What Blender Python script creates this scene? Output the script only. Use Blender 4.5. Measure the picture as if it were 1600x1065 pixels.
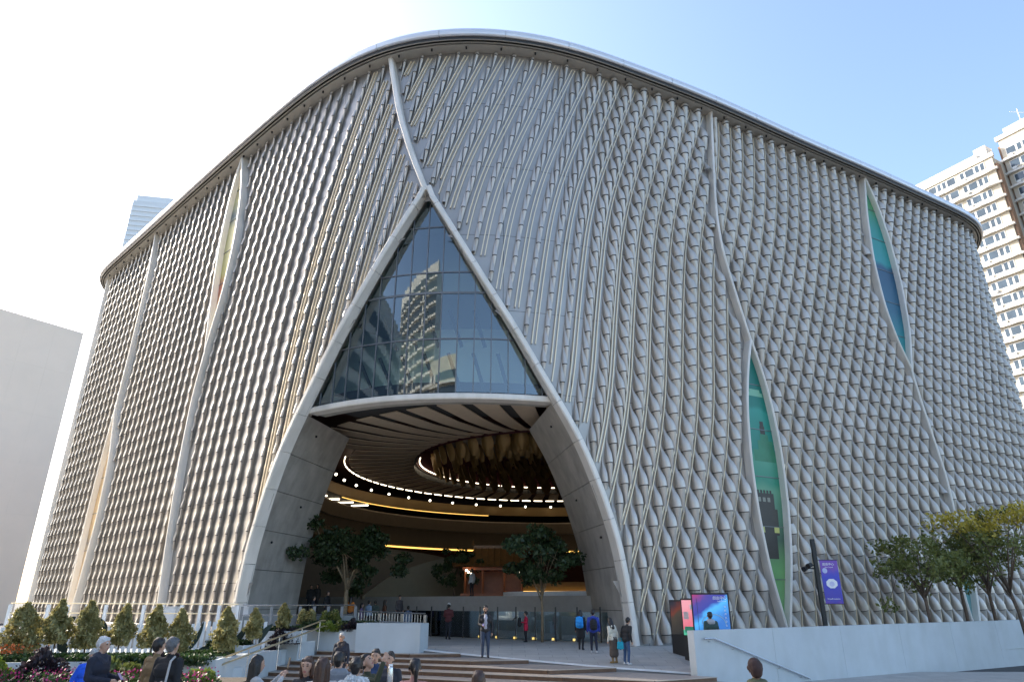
import bpy, bmesh, math, random
import numpy as np
from mathutils import Vector, Matrix
random.seed(7); np.random.seed(7)
for o in list(bpy.data.objects): bpy.data.objects.remove(o)
R = math.radians
scene = bpy.context.scene
C = scene.collection

# ------------------------------------------------------------------ camera
cam = bpy.data.cameras.new('camera'); cam.lens = 23.4; cam.sensor_width = 36; cam.clip_end = 6000; cam.clip_start = .1
camo = bpy.data.objects.new('camera', cam); C.objects.link(camo)
camo.location = (0, 0, 2.0); camo.rotation_euler = (R(90 + 21.4), 0, 0)
scene.camera = camo

# ------------------------------------------------------------------ sky, sun, exposure
SUN_EL, SUN_AZ = 32.0, -62.0          # azimuth measured from +Y towards +X
w = bpy.data.worlds.new('World'); scene.world = w; w.use_nodes = True
nt = w.node_tree
sky = nt.nodes.new('ShaderNodeTexSky'); sky.sky_type = 'NISHITA'; sky.sun_disc = False
sky.sun_elevation = R(SUN_EL); sky.sun_rotation = R(SUN_AZ)
sky.air_density = 1.0; sky.dust_density = 2.4; sky.ozone_density = 1.6; sky.altitude = 0
bg = nt.nodes['Background']; bg.inputs['Strength'].default_value = .15
nt.links.new(sky.outputs[0], bg.inputs[0])
sun = bpy.data.lights.new('sun', 'SUN'); sun.energy = 3.8; sun.angle = R(.5); sun.color = (1, .91, .76)
suno = bpy.data.objects.new('sun', sun); C.objects.link(suno)
SD = Vector((math.sin(R(SUN_AZ)) * math.cos(R(SUN_EL)), math.cos(R(SUN_AZ)) * math.cos(R(SUN_EL)), math.sin(R(SUN_EL))))
suno.rotation_euler = (-SD).to_track_quat('-Z', 'Y').to_euler()
suno.location = (-60, 20, 80)
vs = scene.view_settings
vs.view_transform = 'Standard'; vs.look = 'None'; vs.gamma = 1; vs.use_curve_mapping = False
vs.exposure = 1.6

# ------------------------------------------------------------------ helpers
def tag(o, label=None, cat=None, group=None, kind=None):
    if label: o['label'] = label
    if cat: o['category'] = cat
    if group: o['group'] = group
    if kind: o['kind'] = kind
    return o
def thing(name, label, cat, loc=(0, 0, 0), rz=0, group=None):
    o = bpy.data.objects.new(name, None); C.objects.link(o)
    o.location = loc; o.rotation_euler = (0, 0, rz); o.empty_display_size = .2
    return tag(o, label, cat, group)
def link(name, me, m=None, parent=None, smooth=False):
    if m is not None and len(me.materials) == 0: me.materials.append(m)
    o = bpy.data.objects.new(name, me); C.objects.link(o)
    if parent is not None: o.parent = parent
    if smooth:
        me.polygons.foreach_set('use_smooth', [True] * len(me.polygons))
    return o
class MB:
    """collects faces; build() links them as one mesh object"""
    def __init__(s): s.v = []; s.f = []
    def add(s, vs_, fs):
        k = len(s.v); s.v += [tuple(p) for p in vs_]; s.f += [tuple(i + k for i in q) for q in fs]; return s
    def quad(s, a, b, c, d): return s.add([a, b, c, d], [(0, 1, 2, 3)])
    def box(s, x0, x1, y0, y1, z0, z1, M=None):
        v = [(x0, y0, z0), (x1, y0, z0), (x1, y1, z0), (x0, y1, z0), (x0, y0, z1), (x1, y0, z1), (x1, y1, z1), (x0, y1, z1)]
        if M is not None: v = [M @ Vector(p) for p in v]
        return s.add(v, [(0, 3, 2, 1), (4, 5, 6, 7), (0, 1, 5, 4), (1, 2, 6, 5), (2, 3, 7, 6), (3, 0, 4, 7)])
    def prism(s, pts, z0, z1):
        n = len(pts)
        zz0 = z0 if hasattr(z0, '__len__') else [z0] * n
        zz1 = z1 if hasattr(z1, '__len__') else [z1] * n
        v = [(p[0], p[1], a) for p, a in zip(pts, zz0)] + [(p[0], p[1], a) for p, a in zip(pts, zz1)]
        return s.add(v, [tuple(range(n))[::-1], tuple(range(n, 2 * n))] + [(i, (i + 1) % n, n + (i + 1) % n, n + i) for i in range(n)])
    def tube(s, pts, r, n=8, cap=True):
        pts = [Vector(p) for p in pts]; rr = r if hasattr(r, '__len__') else [r] * len(pts)
        rings = []
        for i, p in enumerate(pts):
            t = (pts[min(i + 1, len(pts) - 1)] - pts[max(i - 1, 0)]).normalized()
            a = t.orthogonal() if i == 0 else (pa - t * pa.dot(t))
            a.normalize(); pa = a; b = t.cross(a)
            rings.append([p + (a * math.cos(2 * math.pi * k / n) + b * math.sin(2 * math.pi * k / n)) * rr[i] for k in range(n)])
        v = [q for ring in rings for q in ring]; f = []
        for i in range(len(pts) - 1):
            for k in range(n):
                f.append((i * n + k, i * n + (k + 1) % n, (i + 1) * n + (k + 1) % n, (i + 1) * n + k))
        if cap: f += [tuple(range(n))[::-1], tuple(range((len(pts) - 1) * n, len(pts) * n))]
        return s.add(v, f)
    def sphere(s, c, r, nu=10, nv=7, sx=1, sy=1, sz=1):
        v = []; f = []
        for j in range(nv + 1):
            a = math.pi * j / nv
            for i in range(nu):
                b = 2 * math.pi * i / nu
                v.append((c[0] + r * sx * math.sin(a) * math.cos(b), c[1] + r * sy * math.sin(a) * math.sin(b), c[2] + r * sz * math.cos(a)))
        for j in range(nv):
            for i in range(nu):
                f.append((j * nu + i, (j + 1) * nu + i, (j + 1) * nu + (i + 1) % nu, j * nu + (i + 1) % nu))
        return s.add(v, f)
    def mesh(s, name):
        me = bpy.data.meshes.new(name); me.from_pydata(s.v, [], s.f); me.update(); return me
    def build(s, name, m, parent=None, smooth=False): return link(name, s.mesh(name), m, parent, smooth)

_bench = bpy.data.scenes.new('bench')       # scratch scene: modifiers and text are baked to meshes here, then it is removed
def bake(o):
    _bench.collection.objects.link(o)
    with bpy.context.temp_override(scene=_bench, view_layer=_bench.view_layers[0]): dg = bpy.context.evaluated_depsgraph_get()
    me = bpy.data.meshes.new_from_object(o.evaluated_get(dg), preserve_all_data_layers=False, depsgraph=dg); bpy.data.objects.remove(o); return me
# ------------------------------------------------------------------ materials
def mat(name, col, rough=.6, metal=0., var=.0, scale=3., bump=0., bscale=30., spec=.5, col2=None, emit=None, estr=0, trans=None):
    m = bpy.data.materials.new(name); m.use_nodes = True
    n = m.node_tree; b = n.nodes['Principled BSDF']
    b.inputs['Base Color'].default_value = (*col, 1); b.inputs['Roughness'].default_value = rough
    b.inputs['Metallic'].default_value = metal; b.inputs['Specular IOR Level'].default_value = spec
    if emit:
        b.inputs['Emission Color'].default_value = (*emit, 1); b.inputs['Emission Strength'].default_value = estr
    tc = n.nodes.new('ShaderNodeTexCoord')
    if var or col2:
        t = n.nodes.new('ShaderNodeTexNoise'); t.inputs['Scale'].default_value = scale; t.inputs['Detail'].default_value = 6; t.inputs['Roughness'].default_value = .6
        n.links.new(tc.outputs['Object'], t.inputs['Vector'])
        r = n.nodes.new('ShaderNodeValToRGB')
        r.color_ramp.elements[0].position = .32; r.color_ramp.elements[1].position = .68
        c2 = col2 or tuple(min(1, c * (1 + var)) for c in col)
        c1 = col if col2 else tuple(c * (1 - var) for c in col)
        r.color_ramp.elements[0].color = (*c1, 1); r.color_ramp.elements[1].color = (*c2, 1)
        n.links.new(t.outputs['Fac'], r.inputs[0]); n.links.new(r.outputs[0], b.inputs['Base Color'])
    if bump:
        t2 = n.nodes.new('ShaderNodeTexNoise'); t2.inputs['Scale'].default_value = bscale; t2.inputs['Detail'].default_value = 5
        n.links.new(tc.outputs['Object'], t2.inputs['Vector'])
        bp = n.nodes.new('ShaderNodeBump'); bp.inputs['Strength'].default_value = bump; bp.inputs['Distance'].default_value = .02
        n.links.new(t2.outputs['Fac'], bp.inputs['Height']); n.links.new(bp.outputs[0], b.inputs['Normal'])
    return m
def leafmat(name, col, col2, scale=2.5):
    m = bpy.data.materials.new(name); m.use_nodes = True
    n = m.node_tree; b = n.nodes['Principled BSDF']; out = n.nodes['Material Output']
    tc = n.nodes.new('ShaderNodeTexCoord'); t = n.nodes.new('ShaderNodeTexNoise'); t.inputs['Scale'].default_value = scale; t.inputs['Detail'].default_value = 8
    n.links.new(tc.outputs['Object'], t.inputs['Vector'])
    r = n.nodes.new('ShaderNodeValToRGB'); r.color_ramp.elements[0].position = .35; r.color_ramp.elements[1].position = .65
    r.color_ramp.elements[0].color = (*col, 1); r.color_ramp.elements[1].color = (*col2, 1)
    n.links.new(t.outputs['Fac'], r.inputs[0]); n.links.new(r.outputs[0], b.inputs['Base Color'])
    b.inputs['Roughness'].default_value = .5
    tr = n.nodes.new('ShaderNodeBsdfTranslucent'); n.links.new(r.outputs[0], tr.inputs['Color'])
    mx = n.nodes.new('ShaderNodeMixShader'); mx.inputs[0].default_value = .3
    n.links.new(b.outputs[0], mx.inputs[1]); n.links.new(tr.outputs[0], mx.inputs[2]); n.links.new(mx.outputs[0], out.inputs['Surface'])
    return m
def glassmat(name, tint, fac=.35, gtint=(.85, .93, 1)):
    m = bpy.data.materials.new(name); m.use_nodes = True
    n = m.node_tree; out = n.nodes['Material Output']; n.nodes.remove(n.nodes['Principled BSDF'])
    g = n.nodes.new('ShaderNodeBsdfGlossy'); g.inputs['Color'].default_value = (*gtint, 1); g.inputs['Roughness'].default_value = .015
    t = n.nodes.new('ShaderNodeBsdfTransparent'); t.inputs['Color'].default_value = (*tint, 1)
    fr = n.nodes.new('ShaderNodeLayerWeight'); fr.inputs['Blend'].default_value = .35
    mp = n.nodes.new('ShaderNodeMapRange'); mp.inputs['To Min'].default_value = fac; mp.inputs['To Max'].default_value = 1
    n.links.new(fr.outputs['Fresnel'], mp.inputs['Value'])
    mx = n.nodes.new('ShaderNodeMixShader'); n.links.new(mp.outputs[0], mx.inputs[0])
    n.links.new(t.outputs[0], mx.inputs[1]); n.links.new(g.outputs[0], mx.inputs[2]); n.links.new(mx.outputs[0], out.inputs['Surface'])
    return m
def emis(name, col, s):
    return mat(name, (.8, .8, .8), emit=col, estr=s)

M = {}
M['fin'] = mat('brushed_aluminium', (.53, .487, .438), .43, .45, var=.1, scale=.45)
M['fin_back'] = mat('aluminium_backing_panel', (.37, .35, .33), .42, .6, var=.08, scale=.5)
M['rail'] = mat('anodised_rail', (.8, .68, .5), .45, .4)
M['rim'] = mat('pale_metal_rim', (.76, .72, .66), .45, .1, var=.04, scale=.6)
M['concrete'] = mat('fair_faced_concrete', (.43, .4, .36), .75, var=.14, scale=.9, bump=.15, bscale=12)
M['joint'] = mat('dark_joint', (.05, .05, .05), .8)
M['soffit'] = mat('soffit_metal', (.46, .43, .38), .5, .2, var=.05)
M['fascia'] = mat('fascia_metal', (.72, .71, .72), .3, .35)
M['groove'] = mat('dark_groove', (.04, .037, .033), .5, .3)
M['glass'] = glassmat('bay_glass', (.78, .93, .88), .13, (.85, .95, 1))
M['mullion'] = mat('mullion_grey', (.16, .17, .18), .4, .5)
M['white'] = mat('white_paint', (.74, .75, .76), .55, var=.04, scale=2)
M['bluewall'] = mat('pale_painted_wall', (.5, .54, .56), .6, var=.06, scale=.7, bump=.05)
def streaks(m, s=(5, 5, .35), lo=.86):
    n = m.node_tree; b = n.nodes['Principled BSDF']; src = b.inputs['Base Color'].links[0].from_socket; tc = n.nodes.new('ShaderNodeTexCoord'); mp = n.nodes.new('ShaderNodeMapping'); mp.inputs['Scale'].default_value = s
    n.links.new(tc.outputs['Object'], mp.inputs['Vector']); t = n.nodes.new('ShaderNodeTexNoise'); t.inputs['Scale'].default_value = 1; t.inputs['Detail'].default_value = 5; n.links.new(mp.outputs[0], t.inputs['Vector'])
    r = n.nodes.new('ShaderNodeValToRGB'); r.color_ramp.elements[0].position = .35; r.color_ramp.elements[1].position = .6; r.color_ramp.elements[0].color = (lo, lo, lo * .98, 1); r.color_ramp.elements[1].color = (1, 1, 1, 1); n.links.new(t.outputs['Fac'], r.inputs[0])
    mx = n.nodes.new('ShaderNodeMix'); mx.data_type = 'RGBA'; mx.blend_type = 'MULTIPLY'; mx.inputs['Factor'].default_value = 1; n.links.new(src, mx.inputs[6]); n.links.new(r.outputs[0], mx.inputs[7]); n.links.new(mx.outputs[2], b.inputs['Base Color'])
streaks(M['bluewall'], (1.3, 1.3, .5), .94); streaks(M['concrete'], (1.6, 1.6, .25), .82)
M['plaza'] = mat('granite_paving', (.42, .40, .365), .65, var=.1, scale=1.2, bump=.05)
def add_joints(m, bw, rh, mort, dark=.55):
    n = m.node_tree; b = n.nodes['Principled BSDF']; src = b.inputs['Base Color'].links[0].from_socket; tc = n.nodes.new('ShaderNodeTexCoord')
    br = n.nodes.new('ShaderNodeTexBrick'); br.inputs['Scale'].default_value = 1; br.inputs['Brick Width'].default_value = bw; br.inputs['Row Height'].default_value = rh; br.inputs['Mortar Size'].default_value = mort
    br.inputs['Color1'].default_value = (1, 1, 1, 1); br.inputs['Color2'].default_value = (.86, .86, .87, 1); br.inputs['Mortar'].default_value = (dark, dark, dark, 1); n.links.new(tc.outputs['Object'], br.inputs['Vector'])
    mx = n.nodes.new('ShaderNodeMix'); mx.data_type = 'RGBA'; mx.blend_type = 'MULTIPLY'; mx.inputs['Factor'].default_value = 1; n.links.new(src, mx.inputs[6]); n.links.new(br.outputs['Color'], mx.inputs[7]); n.links.new(mx.outputs[2], b.inputs['Base Color'])
add_joints(M['plaza'], 1.2, .6, .012)
M['kerb'] = mat('kerb_stone', (.22, .22, .22), .7, var=.1)
M['wood'] = mat('timber_deck', (.14, .075, .042), .55, var=.25, scale=4)
M['tread'] = mat('glare_tread', (.30, .26, .23), .5, var=.12, scale=5)  # paler than the timber: sky glare on the boards painted in
M['asphalt'] = mat('asphalt', (.06, .06, .06), .85, var=.2, scale=6, bump=.2)
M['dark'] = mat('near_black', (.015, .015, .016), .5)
M['steel'] = mat('stainless', (.6, .6, .6), .25, .9)
M['brass'] = mat('champagne_rail', (.78, .66, .44), .3, .75)
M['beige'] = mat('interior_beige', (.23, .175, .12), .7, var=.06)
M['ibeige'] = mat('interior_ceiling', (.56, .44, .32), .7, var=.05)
M['gold'] = mat('interior_gold', (.3, .18, .06), .45, .3)
M['crimson'] = mat('crimson_wall', (.05, .004, .007), .6, var=.2)
M['igrey'] = mat('interior_grey_wall', (.3, .29, .275), .5, var=.06)
M['ifloor'] = mat('interior_floor', (.2, .19, .18), .4, var=.08)
M['lamp_warm'] = emis('warm_strip', (1, .55, .12), .8)
M['lamp_white'] = emis('white_strip', (1, .84, .6), 2.2)
M['wood_red'] = mat('lacquered_timber', (.28, .08, .025), .4, var=.15)
M['bark'] = mat('bark', (.12, .085, .06), .85, var=.25, scale=8, bump=.4)
M['bark_pale'] = mat('bark_pale', (.24, .18, .11), .85, var=.25, scale=8, bump=.4)
M['leaf'] = leafmat('leaf_green', (.09, .115, .025), (.22, .23, .06))
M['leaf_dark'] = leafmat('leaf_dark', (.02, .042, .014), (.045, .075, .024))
M['leaf_yel'] = leafmat('leaf_yellowing', (.3, .25, .03), (.6, .46, .06))
M['conifer'] = leafmat('conifer_gold', (.2, .18, .06), (.42, .37, .16))
M['hedge'] = leafmat('hedge_green', (.015, .035, .01), (.04, .075, .02))
M['shrub_lime'] = leafmat('shrub_lime', (.12, .17, .02), (.25, .3, .05))
M['shrub_purple'] = leafmat('shrub_dark', (.02, .015, .02), (.05, .035, .04))
M['pink'] = mat('pink_petals', (.5, .03, .16), .6, var=.3, scale=9)
M['soil'] = mat('soil', (.05, .035, .025), .95, var=.3, scale=9, bump=.3)
M['leafpanel'] = mat('dark_green_print', (.004, .02, .013), .5)

streaks(M['fin'], (1.1, 1.1, .12), .86); streaks(M['rim'], (2, 2, .3), .9)

# ================================================================== THE THEATRE
PLAN = [(-44.6, 66.45), (-42.3, 64.3), (-34.6, 57.2), (-27.3, 50.4), (-21.2, 44.8), (-17.1, 41.1), (-14.6, 38.9), (-12.0, 36.8), (-9.8, 35.4), (-7.8, 34.4), (-6, 33.9), (-3.3, 33.6), (-.8, 33.7), (1.8, 34.2), (4.3, 35.0), (8.6, 36.95), (11.7, 38.4), (14.4, 39.75), (17.8, 41.6), (22.7, 44.3), (29.4, 47.8), (34.5, 50.6), (39, 53.1), (42.6, 55.1)]
def plan_curve():
    p = [np.array(q, float) for q in PLAN]
    d = p[0] - p[1]; d /= np.linalg.norm(d); n = np.array([d[1], -d[0]]); n = n if n[1] > 0 else -n
    L = []; rr = 6.; c = p[0] + n * rr
    for k in range(1, 13):
        a = R(90 * k / 12); L.append(c - n * rr * math.cos(a) + d * rr * math.sin(a))
    L += [L[-1] + n * t for t in (5, 10, 20, 30, 40)]
    d2 = p[-1] - p[-2]; d2 /= np.linalg.norm(d2); n2 = np.array([-d2[1], d2[0]])
    K = []; rr = 9.; c = p[-1] + n2 * rr
    for k in range(1, 13):
        a = R(90 * k / 12); K.append(c - n2 * rr * math.cos(a) + d2 * rr * math.sin(a))
    K += [K[-1] + n2 * t for t in (5, 10, 20, 30, 40)]
    P_ = np.array(L[::-1] + p + K)
    s = np.r_[0, np.cumsum(np.linalg.norm(np.diff(P_, axis=0), axis=1))]
    t = np.linspace(0, s[-1], int(s[-1] / .25))
    q = np.c_[np.interp(t, s, P_[:, 0]), np.interp(t, s, P_[:, 1])]
    k = np.exp(-.5 * (np.arange(-24, 25) / 8.) ** 2); k /= k.sum()
    pad = np.r_[np.repeat(q[:1], 24, 0), q, np.repeat(q[-1:], 24, 0)]
    q = np.c_[np.convolve(pad[:, 0], k, 'valid'), np.convolve(pad[:, 1], k, 'valid')]
    s = np.r_[0, np.cumsum(np.linalg.norm(np.diff(q, axis=0), axis=1))]
    i0 = np.argmin(np.abs(q[:, 0] + 2.5) + (q[:, 1] > 40) * 100)
    return q, s - s[i0]
PQ, PS = plan_curve()
_tan = np.gradient(PQ, axis=0); _tan /= np.linalg.norm(_tan, axis=1)[:, None]
def frame(u):
    x = np.interp(u, PS, PQ[:, 0]); y = np.interp(u, PS, PQ[:, 1])
    tx = np.interp(u, PS, _tan[:, 0]); ty = np.interp(u, PS, _tan[:, 1]); l = math.hypot(tx, ty)
    return x, y, tx / l, ty / l
def fp(u, z, out=0.):
    x, y, tx, ty = frame(u)
    return (x + ty * out, y - tx * out, z)
U_L = PS[np.argmin(np.abs(PQ[:, 0] + 44.6) + np.abs(PQ[:, 1] - 66.45))]
U_R = PS[np.argmin(np.abs(PQ[:, 0] - 42.6) + np.abs(PQ[:, 1] - 55.1))] + 14
U_MIN, U_MAX = U_L - 9, U_R
ZT = 35.5
ARCH_Z = [0, 1.8, 4.5, 7.2, 10, 12.3, 14.2, 16, 17.9, 20.8, 24.64]
ARCH_W = [11.05, 10.85, 10.48, 9.62, 8.45, 7.05, 5.95, 4.95, 3.78, 2.14, 0]
UC = -2.5
def arch_hw(z): return float(np.interp(z, ARCH_Z, ARCH_W)) if z < 24.64 else -1.
def arch_z(u): return float(np.interp(abs(u - UC), ARCH_W[::-1], ARCH_Z[::-1])) if abs(u - UC) < 11.05 else -.2
def smooth_curve(pts, step=.5):
    pts = np.array(pts, float)
    s = np.r_[0, np.cumsum(np.linalg.norm(np.diff(pts, axis=0), axis=1))]
    n = max(2, int(s[-1] / step)); t = np.linspace(0, s[-1], n + 1)
    c = np.c_[np.interp(t, s, pts[:, 0]), np.interp(t, s, pts[:, 1])]
    for _ in range(max(2, int(3 / step))):
        c[1:-1] = (c[:-2] + 2 * c[1:-1] + c[2:]) / 4
    return c

house = thing('theatre_building', 'huge theatre with rippling silver fin facade and pointed arch entrance', 'theatre')

# --- core wall behind the cladding and the cladding panels
mb = MB()
for i in range(0, len(PS) - 2, 2):
    a, b = PS[i], PS[min(i + 2, len(PS) - 1)]
    mb.quad(fp(a, arch_z(a), -.08), fp(b, arch_z(b), -.08), fp(b, ZT, -.08), fp(a, ZT, -.08))
e0, e1 = fp(PS[0], 0, -.08), fp(PS[-1], 0, -.08)
mb.quad(e1, e0, (e0[0], e0[1], ZT), (e1[0], e1[1], ZT))
mb.build('core_wall', M['joint'], house)
PW = 3.84; zs = [-.2, 3.0, 7.7, 12.4, 17.1, 21.85, 26.6, 31.35, ZT]
u = U_MIN
while u < U_MAX - .1:
    for j in range(len(zs) - 1):
        mb = MB(); us = np.linspace(u + .012, min(u + PW, U_MAX) - .012, 9); g = .012
        for a, b in zip(us[:-1], us[1:]):
            za, zb = max(zs[j] + g, arch_z(a)), max(zs[j] + g, arch_z(b)); zt = zs[j + 1] - g
            if za >= zt and zb >= zt: continue
            za, zb = min(za, zt), min(zb, zt)
            mb.quad(fp(a, za), fp(b, zb), fp(b, zt), fp(a, zt))
        if mb.f: mb.build('wall_panel', M['fin_back'], house)
    u += PW

# --- seams, lens windows
SEAMS = {
 's1': [(-5.45, 35.5), (-5.1, 33.6), (-4.5, 30.65), (-3.55, 27.5), (-2.5, 24.7)],
 's2': [(18.2, 35.5), (17.75, 30.9), (17.4, 27.1), (17.45, 24.1), (18.05, 21.3), (18.96, 17.65)],
 's3': [(35.95, 18.4), (36.25, 15.9), (36.76, 13.0), (37.25, 10.3), (37.2, 8.0)],
 'sl1': [(-23.2, 18.9), (-24.0, 15.7), (-24.2, 11.1), (-24.0, 6.4), (-23.3, 0)],
 'sl2': [(-40.5, 35.5), (-39.95, 30.9), (-40.2, 25.7), (-40.75, 17.9)],
 'sl3': [(U_L - .2, 35.5), (U_L + .1, 25), (U_L - .3, 12), (U_L - .6, 0)],
}
LENS = {
 'l2': ([(18.96, 17.65), (18.32, 15.6), (17.82, 13.0), (17.58, 9.8), (17.62, 6.8), (17.94, 3.7), (18.7, .3)],
        [(18.96, 17.65), (19.6, 15.6), (20.02, 13.3), (20.24, 10.5), (20.15, 7.4), (19.79, 4.4), (18.8, .3)]),
 'l3': ([(35.5, 35.5), (34.67, 31.6), (34.19, 27.3), (34.32, 23.4), (34.96, 20.6), (35.95, 18.4)],
        [(35.6, 35.5), (36.54, 33.1), (37.11, 29.6), (37.27, 25.8), (36.9, 21.7), (35.95, 18.4)]),
 'l4': ([(37.2, 8.0), (36.2, 5), (35.9, 2.5), (36.4, 0)], [(37.2, 8.0), (37.6, 5), (37.5, 2.5), (36.9, 0)]),
 'll1': ([(-22.75, 35.5), (-23.68, 32.2), (-24.0, 28.2), (-23.75, 23.7), (-23.2, 18.9)],
         [(-22.65, 35.5), (-21.6, 31.2), (-21.4, 27.2), (-21.9, 23.1), (-23.2, 18.9)]),
 'll2': ([(-40.75, 17.9), (-41.5, 13.4), (-41.9, 9.1), (-41.9, 2.2), (-41.7, 0)], [(-40.75, 17.9), (-39.3, 13.1), (-39.1, 8.4), (-40.2, 2.2), (-40.6, 0)]),
}
def strip_rib(curve, hw, o0, o1, name, m, parent, gap=0, seg=None):
    """rectangular rib swept along a (u,z) curve on the facade; seg = points per separate panel"""
    c = np.array(curve); n = len(c); d = np.gradient(c, axis=0); d /= np.linalg.norm(d, axis=1)[:, None]
    nn = np.c_[-d[:, 1], d[:, 0]]
    seg = seg or n; out = []
    for k in range(0, n - 1, seg):
        idx = range(k, min(k + seg, n - 1) + 1); mb_ = MB(); rows = []
        for i in idx:
            sh = 0
            if gap and i == k: sh = gap
            if gap and i == idx[-1]: sh = -gap
            p = c[i] + d[i] * sh
            a, b = p + nn[i] * hw, p - nn[i] * hw; be = .06
            rows.append([fp(a[0], a[1], o0), fp(a[0], a[1], o1 - be), fp(*(p + nn[i] * (hw - be)), o1), fp(*(p - nn[i] * (hw - be)), o1), fp(b[0], b[1], o1 - be), fp(b[0], b[1], o0)])
        v = [q for r_ in rows for q in r_]; f = []
        for i in range(len(rows) - 1):
            for j in range(5): f.append((i * 6 + j, (i + 1) * 6 + j, (i + 1) * 6 + j + 1, i * 6 + j + 1))
        f += [(0, 1, 2, 3, 4, 5), tuple(range((len(rows) - 1) * 6, len(rows) * 6))[::-1]]
        mb_.add(v, f); out.append(mb_.build(name, m, parent))
    return out
for k, c in SEAMS.items():
    strip_rib(smooth_curve(c), .095 if k != 's1' else .16, 0, .52, 'seam_rib', M['rim'], house)
# artwork prints inside the lens windows: flat printed sheets
def printmat(name, stops, scale=.35, dist=2.2):
    m = bpy.data.materials.new(name); m.use_nodes = True; n = m.node_tree; b = n.nodes['Principled BSDF']
    tc = n.nodes.new('ShaderNodeTexCoord'); sp = n.nodes.new('ShaderNodeSeparateXYZ'); n.links.new(tc.outputs['Object'], sp.inputs[0])
    t = n.nodes.new('ShaderNodeTexNoise'); t.inputs['Scale'].default_value = scale; t.inputs['Detail'].default_value = 2; n.links.new(tc.outputs['Object'], t.inputs['Vector'])
    ma = n.nodes.new('ShaderNodeMath'); ma.operation = 'MULTIPLY_ADD'; ma.inputs[1].default_value = dist; n.links.new(t.outputs['Fac'], ma.inputs[0]); n.links.new(sp.outputs['Z'], ma.inputs[2])
    mp = n.nodes.new('ShaderNodeMapRange'); z0, z1 = stops[0][0], stops[-1][0]
    mp.inputs['From Min'].default_value = z0 + dist / 2; mp.inputs['From Max'].default_value = z1 + dist / 2; n.links.new(ma.outputs[0], mp.inputs['Value'])
    r = n.nodes.new('ShaderNodeValToRGB'); cr = r.color_ramp
    while len(cr.elements) < len(stops): cr.elements.new(.5)
    for e, (z, c) in zip(cr.elements, stops): e.position = (z - z0) / (z1 - z0); e.color = (*c, 1)
    n.links.new(mp.outputs[0], r.inputs[0]); n.links.new(r.outputs[0], b.inputs['Base Color']); b.inputs['Roughness'].default_value = .45
    return m
PM = {
 'l2': printmat('green_landscape_print', [(0, (0.186, 0.369, 0.157)), (3.5, (0.156, 0.348, 0.114)), (5.5, (0.0595, 0.113, 0.0714)), (8.4, (0.112, 0.301, 0.179)), (8.9, (0.0223, 0.241, 0.143)), (10.4, (0.0744, 0.301, 0.192)), (10.7, (0.00744, 0.201, 0.143)), (13, (0.0223, 0.28, 0.214)), (13.3, (0.00372, 0.188, 0.143)), (17.6, (0.00372, 0.147, 0.121))]),
 'l3': printmat('teal_blue_print', [(18, (0.093, 0.28, 0.214)), (21, (0.00744, 0.222, 0.237)), (23, (0.00744, 0.107, 0.179)), (27.2, (0.00558, 0.0669, 0.143)), (27.6, (0.0112, 0.268, 0.272)), (31, (0.0186, 0.268, 0.229)), (33, (0.0744, 0.28, 0.107)), (35.5, (0.0112, 0.222, 0.214))]),
 'l4': printmat('pale_teal_print', [(0, (0.31, 0.372, 0.372)), (3, (0.062, 0.279, 0.279)), (8, (0.186, 0.31, 0.31))]),
 'll1': printmat('cream_print', [(18, (.6, .4, .22)), (22, (.5, .42, .2)), (24, (.5, .16, .1)), (25, (.5, .45, .16)), (29, (.62, .56, .28)), (30, (.12, .16, .18)), (31.5, (.55, .5, .25)), (35.5, (.6, .48, .3))]),
 'll2': printmat('sand_print', [(0, (.6, .42, .26)), (6, (.6, .45, .27)), (7, (.2, .18, .15)), (8, (.62, .42, .2)), (18, (.65, .48, .28))]),
}
LWIN = {}
for k, (a, b) in LENS.items():
    ca, cb = smooth_curve(a, .4), smooth_curve(b, .4)
    win = bpy.data.objects.new('lens_window', None); C.objects.link(win); win.parent = house; LWIN[k] = win
    strip_rib(ca, .085, 0, .55, 'frame', M['rim'], win); strip_rib(cb, .085, 0, .55, 'frame', M['rim'], win)
    z0, z1 = min(a[0][1], a[-1][1]), max(a[0][1], a[-1][1]); zz = np.linspace(z0, z1, 60); mb = MB()
    def ux(c, z): o_ = np.argsort(c[:, 1]); return float(np.interp(z, c[o_, 1], c[o_, 0]))
    LENS[k] = (ca, cb, ux)
    for q, w_ in zip(zz[:-1], zz[1:]):
        mb.quad(fp(ux(ca, q), q, .1), fp(ux(cb, q), q, .1), fp(ux(cb, w_), w_, .1), fp(ux(ca, w_), w_, .1))
    mb.build('printed_panel', PM[k], win)
    # horizontal glazing bars
    nb = int((z1 - z0) / 3.2)
    for j in range(1, nb + 1):
        z = z0 + (z1 - z0) * j / (nb + 1)
        if ux(cb, z) - ux(ca, z) > .5:
            MB().add([fp(ux(ca, z), z - .02, .1), fp(ux(cb, z), z - .02, .1), fp(ux(cb, z), z + .02, .1), fp(ux(ca, z), z + .02, .1), fp(ux(ca, z), z - .02, .14), fp(ux(cb, z), z - .02, .14), fp(ux(cb, z), z + .02, .14), fp(ux(ca, z), z + .02, .14)], [(4, 5, 6, 7), (0, 1, 5, 4), (3, 7, 6, 2)]).build('glazing_bar', M['mullion'], win)
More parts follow.
